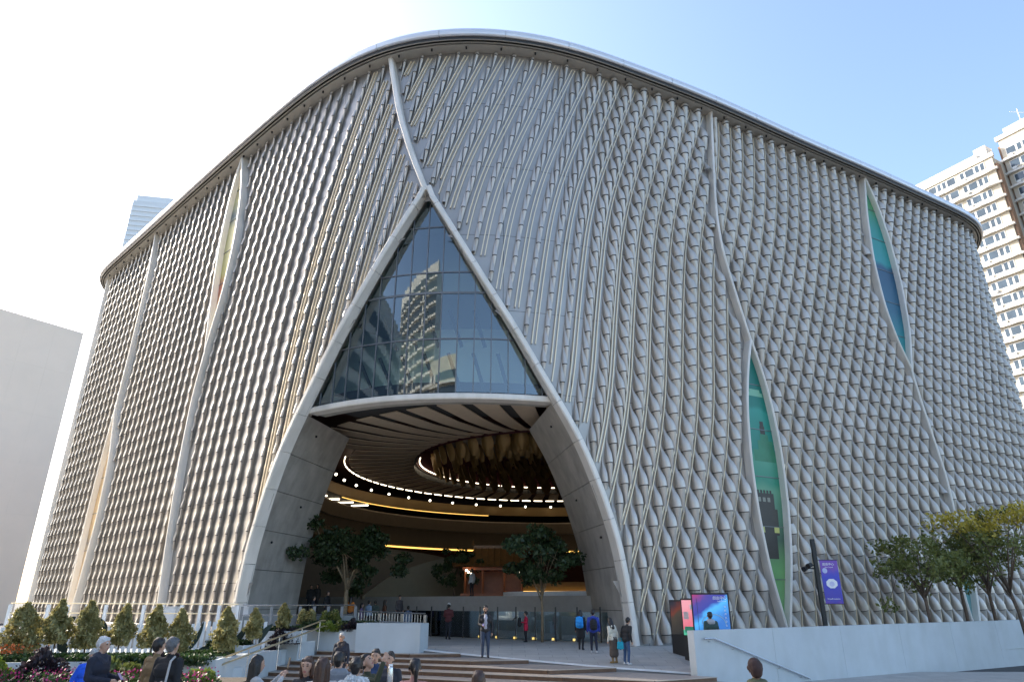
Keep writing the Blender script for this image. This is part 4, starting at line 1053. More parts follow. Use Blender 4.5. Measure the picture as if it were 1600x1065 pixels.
bush('shrub', 'leafy green shrub behind white-haired man', 'shrub', (-11.6, 21.6, -.2), .8, .5, .62, 1500, .09, 'leaf', 66)
bush('shrub', 'dark purple shrub right part of flower bed', 'shrub', (-10.4, 22.0, -.2), .6, .5, .8, 1200, .085, 'shrub_purple', 67)
bush('shrub', 'yellow-green shrub right of man with tote bag', 'shrub', (-9.2, 22.0, -.35), .5, .4, .5, 900, .085, 'shrub_lime', 68)
rng = np.random.default_rng(9)
tag(MB().prism([(-24, 19.6), (-8, 20.6), (-8, 23.4), (-24, 23.2)], -1.2, -.2).build('flower_bed', M['soil']), kind='structure')
q = np.c_[rng.uniform(-22, -8.4, 5200), rng.uniform(19.7, 21.6, 5200), rng.uniform(-.2, .16, 5200)]
tag(cloud_obj('flower_foliage', q[:2600], .07, M['hedge'], None, 10), 'low green foliage under the pink flowers', 'foliage', kind='stuff')
q[2600:, 2] += .1
tag(cloud_obj('pink_flowers', q[2600:4000], .055, M['pink'], None, 11, up=1.5, asp=1.1), 'bed of pink flowers along the lower left edge', 'flowers', kind='stuff')
q = np.c_[rng.normal(-17.6, .5, 260), rng.normal(25.3, .3, 260), rng.uniform(.3, .65, 260)]
tag(cloud_obj('orange_flowers', q, .06, mat('orange_petals', (.6, .14, .03), .6), None, 12, up=1.5, asp=1.1), 'clump of orange flowers under the leftmost conifer', 'flowers', kind='stuff')
q = np.c_[rng.uniform(-21.5, -11, 9000), rng.uniform(25.5, 29.5, 9000), rng.uniform(.02, .12, 9000)]
tag(cloud_obj('ground_cover', q, .09, M['hedge'], None, 13, up=1.2, asp=1.3), 'low green ground cover between conifers', 'ground cover', kind='stuff')
# white picket fence with dark leaf-shaped panels
F0, F1 = Vector((-20.5, 28.7, 0)), Vector((-10.6, 32.14, 0)); fd = (F1 - F0).normalized(); FL = (F1 - F0).length; fn = Vector((fd.y, -fd.x, 0))
pf = thing('picket_fence', 'white slatted picket fence painted with dark green leaves', 'fence')
n = int(FL / .21)
for i in range(n):
    a = i * .21; z0 = -.15; z1 = 1.02 + .22 * a / FL + .05 * math.sin(i * .9); mb = MB()
    v = [F0 + fd * (a + da) + fn * o + Vector((0, 0, z)) for z in (z0, z1) for (da, o) in ((0, 0), (.135, 0), (.135, .03), (0, .03))]
    mb.add(v, [(0, 3, 2, 1), (4, 5, 6, 7), (0, 1, 5, 4), (1, 2, 6, 5), (2, 3, 7, 6), (3, 0, 4, 7)]).build('slat', M['white'], pf)
def leaf_panel(label, a0, z0, a1, z1, wid, name='leaf_panel', bulge=0.):
    P_, Q_ = np.array([a0, z0]), np.array([a1, z1]); d = Q_ - P_; L = np.linalg.norm(d); d /= L; nn = np.array([-d[1], d[0]]); pts = []
    ts = np.linspace(0, 1, 12)
    for t in ts: pts.append(P_ + d * L * t + nn * (wid * math.sin(math.pi * t) ** .8 + bulge * math.sin(math.pi * t)))
    for t in ts[::-1][1:-1]: pts.append(P_ + d * L * t + nn * (-wid * math.sin(math.pi * t) ** .8 + bulge * math.sin(math.pi * t)))
    v = [F0 + fd * p[0] + fn * .04 + Vector((0, 0, p[1])) for p in pts] + [F0 + fd * p[0] + fn * .055 + Vector((0, 0, p[1])) for p in pts]; m_ = len(pts)
    MB().add(v, [tuple(range(m_))[::-1], tuple(range(m_, 2 * m_))] + [(i, (i + 1) % m_, m_ + (i + 1) % m_, m_ + i) for i in range(m_)]).build(name, M['leafpanel'], pf)
for q in [(1.3, .0, 1.9, 1.5, .3, 'stem', .12), (2.3, 1.1, 2.75, 1.45, .14, 'leaf_panel', 0), (2.3, .55, 2.7, .1, .17, 'leaf_panel', 0), (3.66, 1.38, 3.82, .55, .24, 'leaf_panel', 0), (5.8, 1.15, 6.15, .8, .17, 'leaf_panel', 0), (5.85, .78, 6.1, .36, .1, 'leaf_panel', 0), (7.05, -.08, 7.62, 1.25, .09, 'stem', -.1), (7.45, .02, 8.1, .2, .13, 'leaf_panel', 0), (8.6, -.05, 9.5, 1.2, .13, 'stem', -.06), (9.95, .3, 10.45, 1.12, .13, 'leaf_panel', .08)]:
    leaf_panel(None, *q[:5], name=q[5], bulge=q[6])
# grey post-and-rail fence on the terrace behind, up to the arch
def rail_fence(label, P0, P1, z0, z1, h, npost, m_post, m_rail, infill=None):
    t = thing('terrace_fence', label, 'fence'); P0 = Vector((*P0, 0)); P1 = Vector((*P1, 0)); d = (P1 - P0); L = d.length; d.normalize(); n = Vector((d.y, -d.x, 0))
    def pt(a, o, z): return P0 + d * a + n * o + Vector((0, 0, z + z0 + (z1 - z0) * a / L))
    for i in range(npost + 1):
        a = L * i / npost; w_ = .07; v = [pt(a + da, o, z) for z in (-.6, h) for (da, o) in ((-w_, -.06), (w_, -.06), (w_, .06), (-w_, .06))]
        MB().add(v, [(0, 3, 2, 1), (4, 5, 6, 7), (0, 1, 5, 4), (1, 2, 6, 5), (2, 3, 7, 6), (3, 0, 4, 7)]).build('post', m_post, t)
    for z in (h + .06, h * .62): MB().tube([pt(0, 0, z), pt(L, 0, z)], .03, 6).build('rail', m_rail, t)
    if infill == 'panel':
        for i in range(npost):
            a, b = L * i / npost + .09, L * (i + 1) / npost - .09; v = [pt(x_, o, z) for z in (-.3, h * .58) for (x_, o) in ((a, -.02), (b, -.02), (b, .02), (a, .02))]
            MB().add(v, [(0, 3, 2, 1), (4, 5, 6, 7), (0, 1, 5, 4), (1, 2, 6, 5), (2, 3, 7, 6), (3, 0, 4, 7)]).build('panel', M['mullion'], t)
    if infill == 'bars':
        for i in range(int(L / .16)): MB().tube([pt(.08 + i * .16, 0, .05), pt(.08 + i * .16, 0, h)], .014, 5).build('bar', m_rail, t)
    return t
rail_fence('pale post and rail fence in sunlight along the left terrace', (-24.5, 35), (-13.6, 35.6), .9, .85, 1.0, 12, M['white'], M['brass'])
rail_fence('dark panelled fence in front of left arch leg', (-13.4, 35.6), (-8.2, 37.6), .75, .75, 1.05, 8, M['kerb'], M['steel'], 'panel')
rail_fence('silver barred railing behind big pale box', (-8.1, 37.7), (-4.4, 36.6), .45, .35, 1.05, 3, M['steel'], M['steel'], 'bars')
for i, (x, lb) in enumerate(((-17.5, 'white cabinet box behind sunlit terrace fence'), (-13.8, 'white cabinet box behind terrace fence near the seam'))):
    t = thing('cabinet', lb, 'cabinet', (x, 36.4, .8)); MB().box(-.55, .55, -.3, .3, 0, .95).build('body', M['white'], t); MB().box(-.6, .6, -.35, .35, .955, 1.0).build('lid', M['white'], t); MB().box(-.012, .012, -.312, -.302, .05, .9).build('door_gap', M['kerb'], t)
tag(MB().prism([(-30, 34.2), (-10.2, 34.8), (-7.3, 36.6), (-13.3, 38.2), (-30, 52)], -1.1, .72).build('terrace', M['plaza']), kind='structure')
tag(MB().prism([(-21.8, 25.3), (-10.8, 27), (-10.2, 34.7), (-30, 34.1)], [-1.1] * 4, [.06, .06, .0, .0]).build('garden_bank', M['bluewall']), kind='structure')
# champagne double handrail beside the steps
hr = thing('stair_handrail', 'champagne metal double handrail rising beside the steps', 'handrail')
A0, A1 = at(322, 1037, 25.6), at(503, 969, 34.6); B0, B1 = at(327, 1045, 25.6), at(506, 977.5, 34.6)
MB().tube([A0, A1, A1 + Vector((.05, .4, 0))], .035, 8).build('upper_rail', M['brass'], hr)
MB().tube([B0 + Vector((-.35, -.1, 0)), B0, B1, B1 + Vector((.3, .3, 0))], .035, 8).build('lower_rail', M['brass'], hr)
for t_ in (.02, .3, .56, .78, .98):
    p = A0.lerp(A1, t_); MB().tube([p, Vector((p.x, p.y, p.z - 1.25))], .025, 8).build('post', M['steel'], hr)

# ================================================================== SIGNS, LAMP POST, PAVILION
def text_mesh(body, size, name, m, parent, loc, rot, align='LEFT'):
    cu_ = bpy.data.curves.new(name, 'FONT'); cu_.body = body; cu_.size = size; cu_.align_x = align; cu_.resolution_u = 2
    o = bpy.data.objects.new(name, cu_); me_ = bake(o)
    me_.materials.clear(); o = link(name, me_, m, parent); o.location = loc; o.rotation_euler = rot; return o
def screenmat(name, stops, ang, s=.35):
    m = bpy.data.materials.new(name); m.use_nodes = True; n = m.node_tree; b = n.nodes['Principled BSDF']; tc = n.nodes.new('ShaderNodeTexCoord')
    mpg = n.nodes.new('ShaderNodeMapping'); mpg.inputs['Rotation'].default_value = (0, R(ang), 0); n.links.new(tc.outputs['Generated'], mpg.inputs['Vector'])
    no = n.nodes.new('ShaderNodeTexNoise'); no.inputs['Scale'].default_value = 3; n.links.new(tc.outputs['Generated'], no.inputs['Vector'])
    sp = n.nodes.new('ShaderNodeSeparateXYZ'); n.links.new(mpg.outputs[0], sp.inputs[0]); ad = n.nodes.new('ShaderNodeMath'); ad.operation = 'MULTIPLY_ADD'; ad.inputs[1].default_value = .35; n.links.new(no.outputs['Fac'], ad.inputs[0]); n.links.new(sp.outputs['Z'], ad.inputs[2])
    r = n.nodes.new('ShaderNodeValToRGB'); cr = r.color_ramp
    while len(cr.elements) < len(stops): cr.elements.new(.5)
    for e, (p_, c_) in zip(cr.elements, stops): e.position = p_; e.color = (*c_, 1)
    n.links.new(ad.outputs[0], r.inputs[0]); n.links.new(r.outputs[0], b.inputs['Base Color']); n.links.new(r.outputs[0], b.inputs['Emission Color']); b.inputs['Emission Strength'].default_value = s; b.inputs['Roughness'].default_value = .2
    return m
M['print_white'] = mat('print_white', (.8, .8, .82), .5)
def totem(label, loc, rz, wd, h, m, shapes=()):
    t = thing('digital_totem', label, 'sign', loc, rz)
    MB().box(-wd / 2, wd / 2, -.09, .09, -.7, h).build('casing', M['dark'], t)
    s = MB().box(-wd / 2 + .06, wd / 2 - .06, -.1, -.0915, h * .3, h - .07).build('screen', m, t)
    for (x0, x1, z0, z1, mm) in shapes: MB().box(x0, x1, -.106, -.1015, z0, z1).build('poster_block', mm, t)
    return t
cpink = mat('poster_pink', (.6, .16, .2), .5); cgreen = mat('poster_green', (.05, .35, .2), .5); cpale = mat('poster_pale', (.6, .5, .5), .5)
totem('narrow black totem with dim screen, leftmost of the sign group', (7.72, 33.4, 0), R(-48), .8, 2.1, screenmat('dim_screen', [(0, (.02, .02, .02)), (.55, (.05, .04, .03)), (.7, (.12, .03, .02)), (1, (.02, .02, .03))], 20))
totem('totem with pink and green poster, middle of the sign group', (7.95, 32.0, 0), R(-46), .85, 2.16, screenmat('pink_screen', [(0, (.05, .3, .18)), (.3, (.08, .4, .24)), (.36, (.55, .12, .16)), (1, (.6, .25, .28))], 5), [(-.3, -.05, 1.3, 1.6, cpale), (.05, .28, 1.7, 1.9, M['print_white']), (-.3, .25, .75, 1.0, cgreen)])
c_ = totem('large totem with dark blue and crimson poster behind green-jacketed person', (8.75, 31.6, 0), R(-14), 1.62, 2.38, screenmat('blue_screen', [(0, (.03, .12, .35)), (.35, (.06, .3, .6)), (.5, (.03, .04, .22)), (.75, (.05, .04, .2)), (1, (.28, .03, .09))], 35, .4))
text_mesh('戲曲中心', .15, 'poster_heading', M['print_white'], c_, (.12, -.104, 2.12), (R(90), 0, 0)); text_mesh('Xiqu Centre', .075, 'poster_subheading', M['print_white'], c_, (.3, -.104, 2.02), (R(90), 0, 0))
for i in range(6): text_mesh(['茶', '館', '劇', '場', '演', '出'][i], .09, 'poster_text', M['print_white'], c_, (.56, -.104, 1.78 - i * .15), (R(90), 0, 0))
mb = MB(); v = [(.08 + .52 * math.cos(a), -.1035, 1.1 + .42 * math.sin(a)) for a in np.linspace(0, math.pi, 20)] + [(.08 + .48 * math.cos(a), -.1035, 1.1 + .38 * math.sin(a)) for a in np.linspace(math.pi, 0, 20)]
mb.add(v, [(i, i + 1, 38 - i, 39 - i) for i in range(19)]).build('poster_arc', mat('poster_sky', (.3, .5, .7), .5), c_)
lp = thing('lamp_post', 'dark square lamp post carrying a blue banner', 'lamp post', (15.6, 36, 0))
MB().box(-.09, .09, -.09, .09, 0, 5.05).build('pole', M['dark'], lp)
for z, dx in ((3.75, -.38), (3.6, -.62)):
    MB().tube([(-.08, 0, z), (dx + .1, 0, z + .02)], .03, 6).build('arm', M['dark'], lp); MB().tube([(dx + .13, -.02, z + .05), (dx - .13, -.2, z - .05)], [.1, .13], 10).build('floodlight', M['dark'], lp)
for z in (4.02, 1.92): MB().tube([(.08, 0, z), (1.12, 0, z)], .02, 6).build('banner_arm', M['dark'], lp)
bn = MB().box(.2, 1.1, -.012, .012, 1.93, 4.0).build('banner', screenmat('banner_blue', [(0, (.22, .05, .35)), (.25, (.06, .05, .4)), (.8, (.03, .05, .5)), (1, (.16, .06, .42))], 0, 0), lp)
text_mesh('戲曲中心', .15, 'banner_heading', M['print_white'], bn, (.32, -.016, 3.76), (R(90), 0, 0)); text_mesh('Xiqu Centre', .085, 'banner_subheading', M['print_white'], bn, (.42, -.016, 3.64), (R(90), 0, 0)); text_mesh('WestKowloon', .11, 'banner_footer', M['print_white'], bn, (.3, -.016, 2.12), (R(90), 0, 0))
def disc(cx, cz, r, n, name, m, y=-.0155, sq=1.0, rot=0): MB().add([(cx + r * math.cos(2 * math.pi * i / n + rot), y, cz + r * sq * math.sin(2 * math.pi * i / n + rot)) for i in range(n)], [tuple(range(n))]).build(name, m, bn)
disc(.66, 2.88, .3, 8, 'banner_emblem', M['print_white'], rot=R(22.5), sq=.8); disc(.66, 2.86, .13, 12, 'emblem_centre', mat('print_lilac', (.55, .55, .75), .5), y=-.0175); disc(.4, 3.5, .13, 14, 'banner_moon', mat('print_haze', (.45, .5, .75), .5))
# timber pavilion on the stage
pvn = thing('timber_pavilion', 'glowing timber pavilion with curved tiled roof on the stage inside', 'pavilion', (-1.3, 51.0, 2.36))
MB().box(-2.3, 2.3, -1.5, 1.5, 0, .2).build('base', M['wood_red'], pvn)
for x in (-2.0, -.75, .75, 2.0):
    for y in (-1.25, 1.25): MB().tube([(x, y, .2), (x, y, 1.9)], .09, 8).build('column', M['wood_red'], pvn)
MB().box(-2.2, 2.2, -1.4, 1.4, 1.75, 1.95).build('beam', M['wood_red'], pvn); MB().box(-2.0, 2.0, 1.1, 1.2, .2, 1.75).build('screen_wall', M['wood_red'], pvn)
v = []; f = []; N = 14
for j in range(7):
    t = j / 6; hx, hy = 2.9 - 1.5 * t, 2.0 - 1.85 * t; z = 1.95 + 1.35 * t ** 1.5
    for i in range(4 * N):
        k, s = divmod(i, N); s = s / N
        cs = [(-hx, -hy), (hx, -hy), (hx, hy), (-hx, hy)]; a, b = cs[k], cs[(k + 1) % 4]; lift = .28 * (1 - t) ** 2 * (abs(2 * s - 1)) ** 4
        v.append((a[0] + (b[0] - a[0]) * s, a[1] + (b[1] - a[1]) * s, z + lift))
for j in range(6):
    for i in range(4 * N): f.append((j * 4 * N + i, j * 4 * N + (i + 1) % (4 * N), (j + 1) * 4 * N + (i + 1) % (4 * N), (j + 1) * 4 * N + i))
f += [tuple(range(4 * N))[::-1], tuple(range(24 * N, 28 * N))]
tm = mat('glazed_tile', (.22, .1, .03), .4, var=.2)
rf_ = MB().add(v, f).build('roof', tm, pvn)
for i in range(13):
    x = -2.7 + 5.4 * i / 12; k = max(0, min(1, (abs(x) - 1.4) / 1.5)); pts = [(x if t < 1e-3 or abs(x) < 2.9 - 1.5 * t else math.copysign(2.9 - 1.5 * t, x), -(2.0 - 1.85 * t) - .01, 2.0 + 1.35 * t ** 1.5) for t in np.linspace(0, 1 - k, 5)]
    if k < .95: MB().tube(pts, .045, 5).build('tile_ridge', tm, rf_)
MB().box(-1.5, 1.5, -.14, .14, 3.28, 3.5).build('ridge', tm, rf_)
for s in (-1, 1): MB().tube([(s * 1.4, 0, 3.4), (s * 1.6, 0, 3.62), (s * 1.52, 0, 3.85)], [.12, .1, .04], 6).build('ridge_end', tm, rf_)
for x in (-1.9, -1.55, -1.75, 1.5, 1.8, 1.62): MB().sphere((x, -1.7, 1.6 + .12 * math.sin(x * 9)), .075, 8, 6).build('lantern', emis('lantern', (1, .85, .6), 4) if 'lantern' not in bpy.data.materials else bpy.data.materials['lantern'], pvn)

# ================================================================== PEOPLE
def capsule(mb_, p0, p1, r0, r1, n=10):
    p0, p1 = Vector(p0), Vector(p1); d = p1 - p0; L = d.length
    t = d.normalized() if L > 1e-5 else Vector((0, 0, 1)); a = t.orthogonal().normalized(); b = t.cross(a); rows = []
    for k in range(5): ph = math.pi / 2 * (1 - k / 4); rows.append((p0 - t * r0 * math.sin(ph), r0 * math.cos(ph)))
    for k in range(5): ph = math.pi / 2 * k / 4; rows.append((p1 + t * r1 * math.sin(ph), r1 * math.cos(ph)))
    v = []; f = []
    for c, r in rows:
        for i in range(n): v.append(c + (a * math.cos(2 * math.pi * i / n) + b * math.sin(2 * math.pi * i / n)) * max(r, 1e-4))
    for j in range(len(rows) - 1):
        for i in range(n): f.append((j * n + i, j * n + (i + 1) % n, (j + 1) * n + (i + 1) % n, (j + 1) * n + i))
    f += [tuple(range(n))[::-1], tuple(range((len(rows) - 1) * n, len(rows) * n))]
    mb_.add(v, f)
_dg = None
def blend(name, prims, mats, voxel, parent, smooth=2):
    """one continuous skin over tapered limbs: prims = (p0, p1, r0, r1, material index)"""
    mb_ = MB()
    for (p0, p1, r0, r1, mi) in prims: capsule(mb_, p0, p1, r0, r1)
    me_ = mb_.mesh('tmp'); o = bpy.data.objects.new('tmp', me_)
    rm = o.modifiers.new('r', 'REMESH'); rm.mode = 'VOXEL'; rm.voxel_size = voxel; rm.adaptivity = 0
    sm = o.modifiers.new('s', 'SMOOTH'); sm.iterations = smooth; sm.factor = .5
    me2 = bake(o); me2.name = name
    nf = len(me2.polygons); cen = np.empty(nf * 3); me2.polygons.foreach_get('center', cen); cen = cen.reshape(-1, 3)
    best = np.full(nf, 1e9); idx = np.zeros(nf, int)
    for (p0, p1, r0, r1, mi) in prims:
        a, b = np.array(p0, float), np.array(p1, float); d = b - a; L2 = max(d @ d, 1e-9); t = np.clip((cen - a) @ d / L2, 0, 1)
        dist_ = np.linalg.norm(cen - a - t[:, None] * d, axis=1) - (r0 + (r1 - r0) * t); w_ = dist_ < best; best[w_] = dist_[w_]; idx[w_] = mi
    for m in mats: me2.materials.append(m)
    me2.polygons.foreach_set('material_index', idx.tolist()); me2.polygons.foreach_set('use_smooth', [True] * nf); me2.update()
    return link(name, me2, None, parent)
_cm = {}
def cloth(c, rough=.8):
    k = tuple(c)
    if k not in _cm: _cm[k] = mat('cloth_%d' % len(_cm), c, rough, var=.14, scale=14, bump=.25, bscale=40)
    return _cm[k]
SK = mat('skin', (.44, .26, .18), .5, var=.05, scale=20); SK2 = mat('skin_tan', (.34, .19, .12), .5, var=.05, scale=20)
HAIRB = mat('hair_black', (.012, .009, .008), .42, var=.4, scale=40); HAIRG = mat('hair_grey', (.3, .3, .3), .5, var=.3, scale=40); HAIRBR = mat('hair_brown', (.05, .022, .012), .42, var=.4, scale=40)
EYE = mat('eye_dark', (.02, .015, .012), .3); LIP = mat('lip', (.36, .13, .11), .5)
def hand(prims, w, d, up, mi, s, curl=.5, spread=0.):
    """palm and five fingers from wrist w along d; up = back of hand normal"""
    d = Vector(d).normalized(); up = Vector(up); up = (up - d * up.dot(d)).normalized(); side = d.cross(up); w = Vector(w)
    prims.append((w, w + d * .07 * s, .026 * s, .036 * s, mi))
    for k, (o, L) in enumerate(((-.03, .07), (-.01, .08), (.011, .075), (.03, .058))):
        b = w + d * .085 * s + side * o * s; dd = (d + side * o * 9 * spread).normalized()
        m_ = b + dd * L * .5 * s - up * .02 * curl * s; e = m_ + (dd * (1 - .8 * curl) - up * curl).normalized() * L * .5 * s
        prims += [(b, m_, .0105 * s, .0095 * s, mi), (m_, e, .0095 * s, .008 * s, mi)]
    b = w + d * .03 * s + side * -.035 * s; m_ = b + (d * .5 - side * .8).normalized() * .04 * s; e = m_ + (d * .9 - side * .25 - up * .3 * curl).normalized() * .035 * s
    prims += [(b, m_, .013 * s, .0115 * s, mi), (m_, e, .0115 * s, .009 * s, mi)]
def person(label, loc, face, h=1.75, top=(.02, .02, .022), legs=(.02, .022, .03), shoes=(.015, .015, .015), skin=None, hair='short', hairm=None, inner=None, arms=None, lean=(0, 0), step=0., build=1., voxel=.022, skirt=None, coat=0., head_turn=0., head_tilt=0., group=None, collar=None, hood=None, cap=None, kind_hand=.5):
    """face: degrees, 0 looks at the camera side (-Y), 90 looks towards +X"""
    skin = skin or SK; s = h / 1.75; B = build
    t = thing('person', label, 'person', loc, R(face), group)
    mats = [cloth(top), cloth(legs), cloth(shoes), skin, EYE, LIP, cloth(inner or top), cloth(collar or top), hairm or HAIRB]; P_ = []
    lx, ly = lean
    def V(x, y, z): k = max(0, (z - .95)) / .75; return Vector((x * s + lx * k * s, y * s + ly * k * s, z * s))
    for sd in (-1, 1):
        fy = step * sd
        hip, kn, an = V(.092 * sd, 0, .9), V(.1 * sd, -.03 - fy * .5, .5), V(.105 * sd, .03 - fy, .09)
        lr = 1.05 if not skirt else .8
        P_ += [(hip, kn, .095 * s * lr, .068 * s * lr, 1), (kn, an, .066 * s * lr, .05 * s, 1), (an + Vector((0, .02, -.03)) * s, an + Vector((.02 * sd, -.15, -.055)) * s, .044 * s, .036 * s, 2), (an + Vector((0, .02, -.04)) * s, an + Vector((0, .01, .0)) * s, .047 * s, .045 * s, 2)]
    # trunk
    P_ += [(V(-.07, 0, .95), V(.07, 0, .95), .125 * s * B, .125 * s * B, 0 if coat >= 0 else 1), (V(-.055, 0, 1.1), V(.055, 0, 1.1), .122 * s * B, .122 * s * B, 0), (V(-.09, .005, 1.28), V(.09, .005, 1.28), .128 * s * B, .128 * s * B, 0), (V(-.13, .015, 1.4), V(.13, .015, 1.4), .082 * s, .082 * s, 0), (V(0, .015, 1.4), V(0, .0, 1.5), .075 * s, .06 * s, 7), (V(0, .005, 1.46), V(0, -.012, 1.56), .056 * s, .054 * s, 3)]
    if coat > 0: P_ += [(V(-.08, .0, .95), V(-.085, 0, .95 - coat), .13 * s, .125 * s, 0), (V(.08, 0, .95), V(.085, 0, .95 - coat), .13 * s, .125 * s, 0), (V(0, -.02, .9), V(0, -.02, .95 - coat), .12 * s, .12 * s, 0)]
    if inner: P_ += [(V(0, -.075, 1.02), V(0, -.075, 1.36), .065 * s, .07 * s, 6), (V(0, -.07, 1.36), V(0, -.05, 1.44), .065 * s, .05 * s, 6)]
    if collar: P_ += [(V(-.09, .02, 1.47), V(.09, .02, 1.47), .07 * s, .07 * s, 7), (V(-.08, -.05, 1.45), V(-.03, -.1, 1.38), .05 * s, .04 * s, 7), (V(.08, -.05, 1.45), V(.03, -.1, 1.38), .05 * s, .04 * s, 7)]
    if hood: P_ += [(V(-.07, .1, 1.45), V(.07, .1, 1.45), .07 * s, .07 * s, 7)]
    if skirt: mats[1] = cloth(legs); mats.append(cloth(skirt)); P_ += [(V(-.05, 0, .95), V(-.1, 0, .35), .13 * s, .13 * s, 9), (V(.05, 0, .95), V(.1, 0, .35), .13 * s, .13 * s, 9), (V(0, -.02, .9), V(0, -.03, .36), .13 * s, .13 * s, 9), (V(0, .02, .9), V(0, .04, .36), .13 * s, .13 * s, 9)]
    arms = arms or {}
    for sd, key in ((-1, 'l'), (1, 'r')):
        sh = V(.185 * sd * (B * .5 + .5), .01, 1.41); e, w_, up = arms.get(key, (((.25, .04, 1.13)), ((.27, -.05, .88)), (sd, 0, 0)))
        el, wr = V(e[0] * sd, e[1], e[2]), V(w_[0] * sd, w_[1], w_[2])
        P_ += [(sh, el, .066 * s * B, .05 * s * B, 0), (el, wr, .05 * s * B, .038 * s, 0)]
        hand(P_, wr, wr - el, up, 3, s * 1.0, kind_hand, .25 if kind_hand < .2 else 0)
    # head
    hc = V(0, -.015, 1.645); Rm = Matrix.Rotation(R(head_turn), 3, 'Z') @ Matrix.Rotation(R(head_tilt), 3, 'X')
    def Hd(x, y, z): return hc + Rm @ (Vector((x, y, z)) * s)
    P_ += [(Hd(0, .015, .03), Hd(0, -.012, .03), .092 * s, .088 * s, 3), (Hd(0, -.03, -.03), Hd(0, -.045, -.075), .066 * s, .046 * s, 3), (Hd(0, -.096, .0), Hd(0, -.112, -.03), .011 * s, .016 * s, 3), (Hd(-.088, .01, .0), Hd(-.092, .015, -.03), .018 * s, .013 * s, 3), (Hd(.088, .01, .0), Hd(.092, .015, -.03), .018 * s, .013 * s, 3),
           (Hd(-.046, -.087, .016), Hd(-.026, -.092, .016), .009 * s, .009 * s, 4), (Hd(.046, -.087, .016), Hd(.026, -.092, .016), .009 * s, .009 * s, 4), (Hd(-.055, -.085, .042), Hd(-.024, -.094, .044), .006 * s, .006 * s, 8), (Hd(.055, -.085, .042), Hd(.024, -.094, .044), .006 * s, .006 * s, 8), (Hd(-.022, -.092, -.062), Hd(.022, -.092, -.062), .008 * s, .008 * s, 5)]
    blend('body', P_, mats, voxel, t)
    hm = hairm or HAIRB; Hh = []
    if hair != 'none':
        Hh = [(Hd(0, .028, .05), Hd(0, .005, .056), .097 * s, .092 * s, 0), (Hd(0, .05, .01), Hd(0, .045, -.03), .086 * s, .066 * s, 0), (Hd(-.055, -.025, .088), Hd(.045, -.035, .096), .034 * s, .036 * s, 0), (Hd(.03, .03, .12), Hd(-.04, .05, .115), .036 * s, .034 * s, 0), (Hd(-.085, .02, .02), Hd(-.088, .015, -.01), .022 * s, .018 * s, 0), (Hd(.085, .02, .02), Hd(.088, .015, -.01), .022 * s, .018 * s, 0)]
        if hair == 'long': Hh += [(Hd(-.06, .045, 0), Hd(-.075, .05, -.24), .055 * s, .05 * s, 0), (Hd(.06, .045, 0), Hd(.075, .05, -.24), .055 * s, .05 * s, 0), (Hd(0, .075, 0), Hd(0, .1, -.3), .07 * s, .06 * s, 0), (Hd(-.085, .0, .04), Hd(-.09, .0, -.12), .03 * s, .03 * s, 0), (Hd(.085, .0, .04), Hd(.09, .0, -.12), .03 * s, .03 * s, 0)]
        if hair == 'pony': Hh += [(Hd(0, .1, .04), Hd(0, .15, -.02), .035 * s, .04 * s, 0), (Hd(0, .15, -.02), Hd(0, .13, -.22), .042 * s, .022 * s, 0)]
        if hair == 'bun': Hh += [(Hd(0, .1, .06), Hd(0, .125, .06), .045 * s, .042 * s, 0)]
        if hair == 'beard': Hh += [(Hd(-.05, -.05, -.06), Hd(0, -.075, -.1), .03 * s, .032 * s, 0), (Hd(.05, -.05, -.06), Hd(0, -.075, -.1), .03 * s, .032 * s, 0), (Hd(-.08, -.01, -.02), Hd(-.06, -.04, -.07), .02 * s, .02 * s, 0), (Hd(.08, -.01, -.02), Hd(.06, -.04, -.07), .02 * s, .02 * s, 0)]
        blend('hair', Hh, [hm], voxel * .8, t, 1)
    if cap:
        blend('cap', [(Hd(0, .01, .075), Hd(0, -.005, .08), .104 * s, .1 * s, 0), (Hd(-.04, -.11, .07), Hd(.04, -.11, .07), .03 * s, .03 * s, 0)] if cap[1] == 'cap' else [(Hd(0, .015, .06), Hd(0, .0, .075), .112 * s, .1 * s, 0), (Hd(0, .05, .02), Hd(0, .045, -.02), .098 * s, .09 * s, 0), (Hd(-.07, .0, .03), Hd(.07, 0, .03), .05 * s, .05 * s, 0)], [cloth(cap[0])], voxel * .8, t, 1)
    return t
def child(t, off):     # world point from a person's local point
    return t.matrix_basis @ Vector(off)
def backpack(label, p, m, off=(0, .2, 1.2), s=1., rot=None):
    q = child(p, off); b = thing('backpack', label, 'backpack', q, p.rotation_euler.z)
    blend('bag', [((-.09 * s, 0, -.15 * s), (-.09 * s, 0, .14 * s), .085 * s, .075 * s, 0), ((.09 * s, 0, -.15 * s), (.09 * s, 0, .14 * s), .085 * s, .075 * s, 0), ((0, .02, -.15 * s), (0, .02, .16 * s), .1 * s, .085 * s, 0)], [cloth(m)], .03, b)
    blend('pocket', [((-.06 * s, .1 * s, -.12 * s), (.06 * s, .1 * s, -.12 * s), .05 * s, .05 * s, 0), ((-.06 * s, .1 * s, -.02 * s), (.06 * s, .1 * s, -.02 * s), .045 * s, .045 * s, 0)], [cloth(tuple(c * .8 for c in m))], .025, b)
    for sd in (-1, 1): MB().tube([(sd * .1 * s, -.06, .2 * s), (sd * .13 * s, -.2, .24 * s), (sd * .13 * s, -.36, .08 * s)], .018, 6).build('strap', cloth(tuple(c * .6 for c in m)), b)
    return b
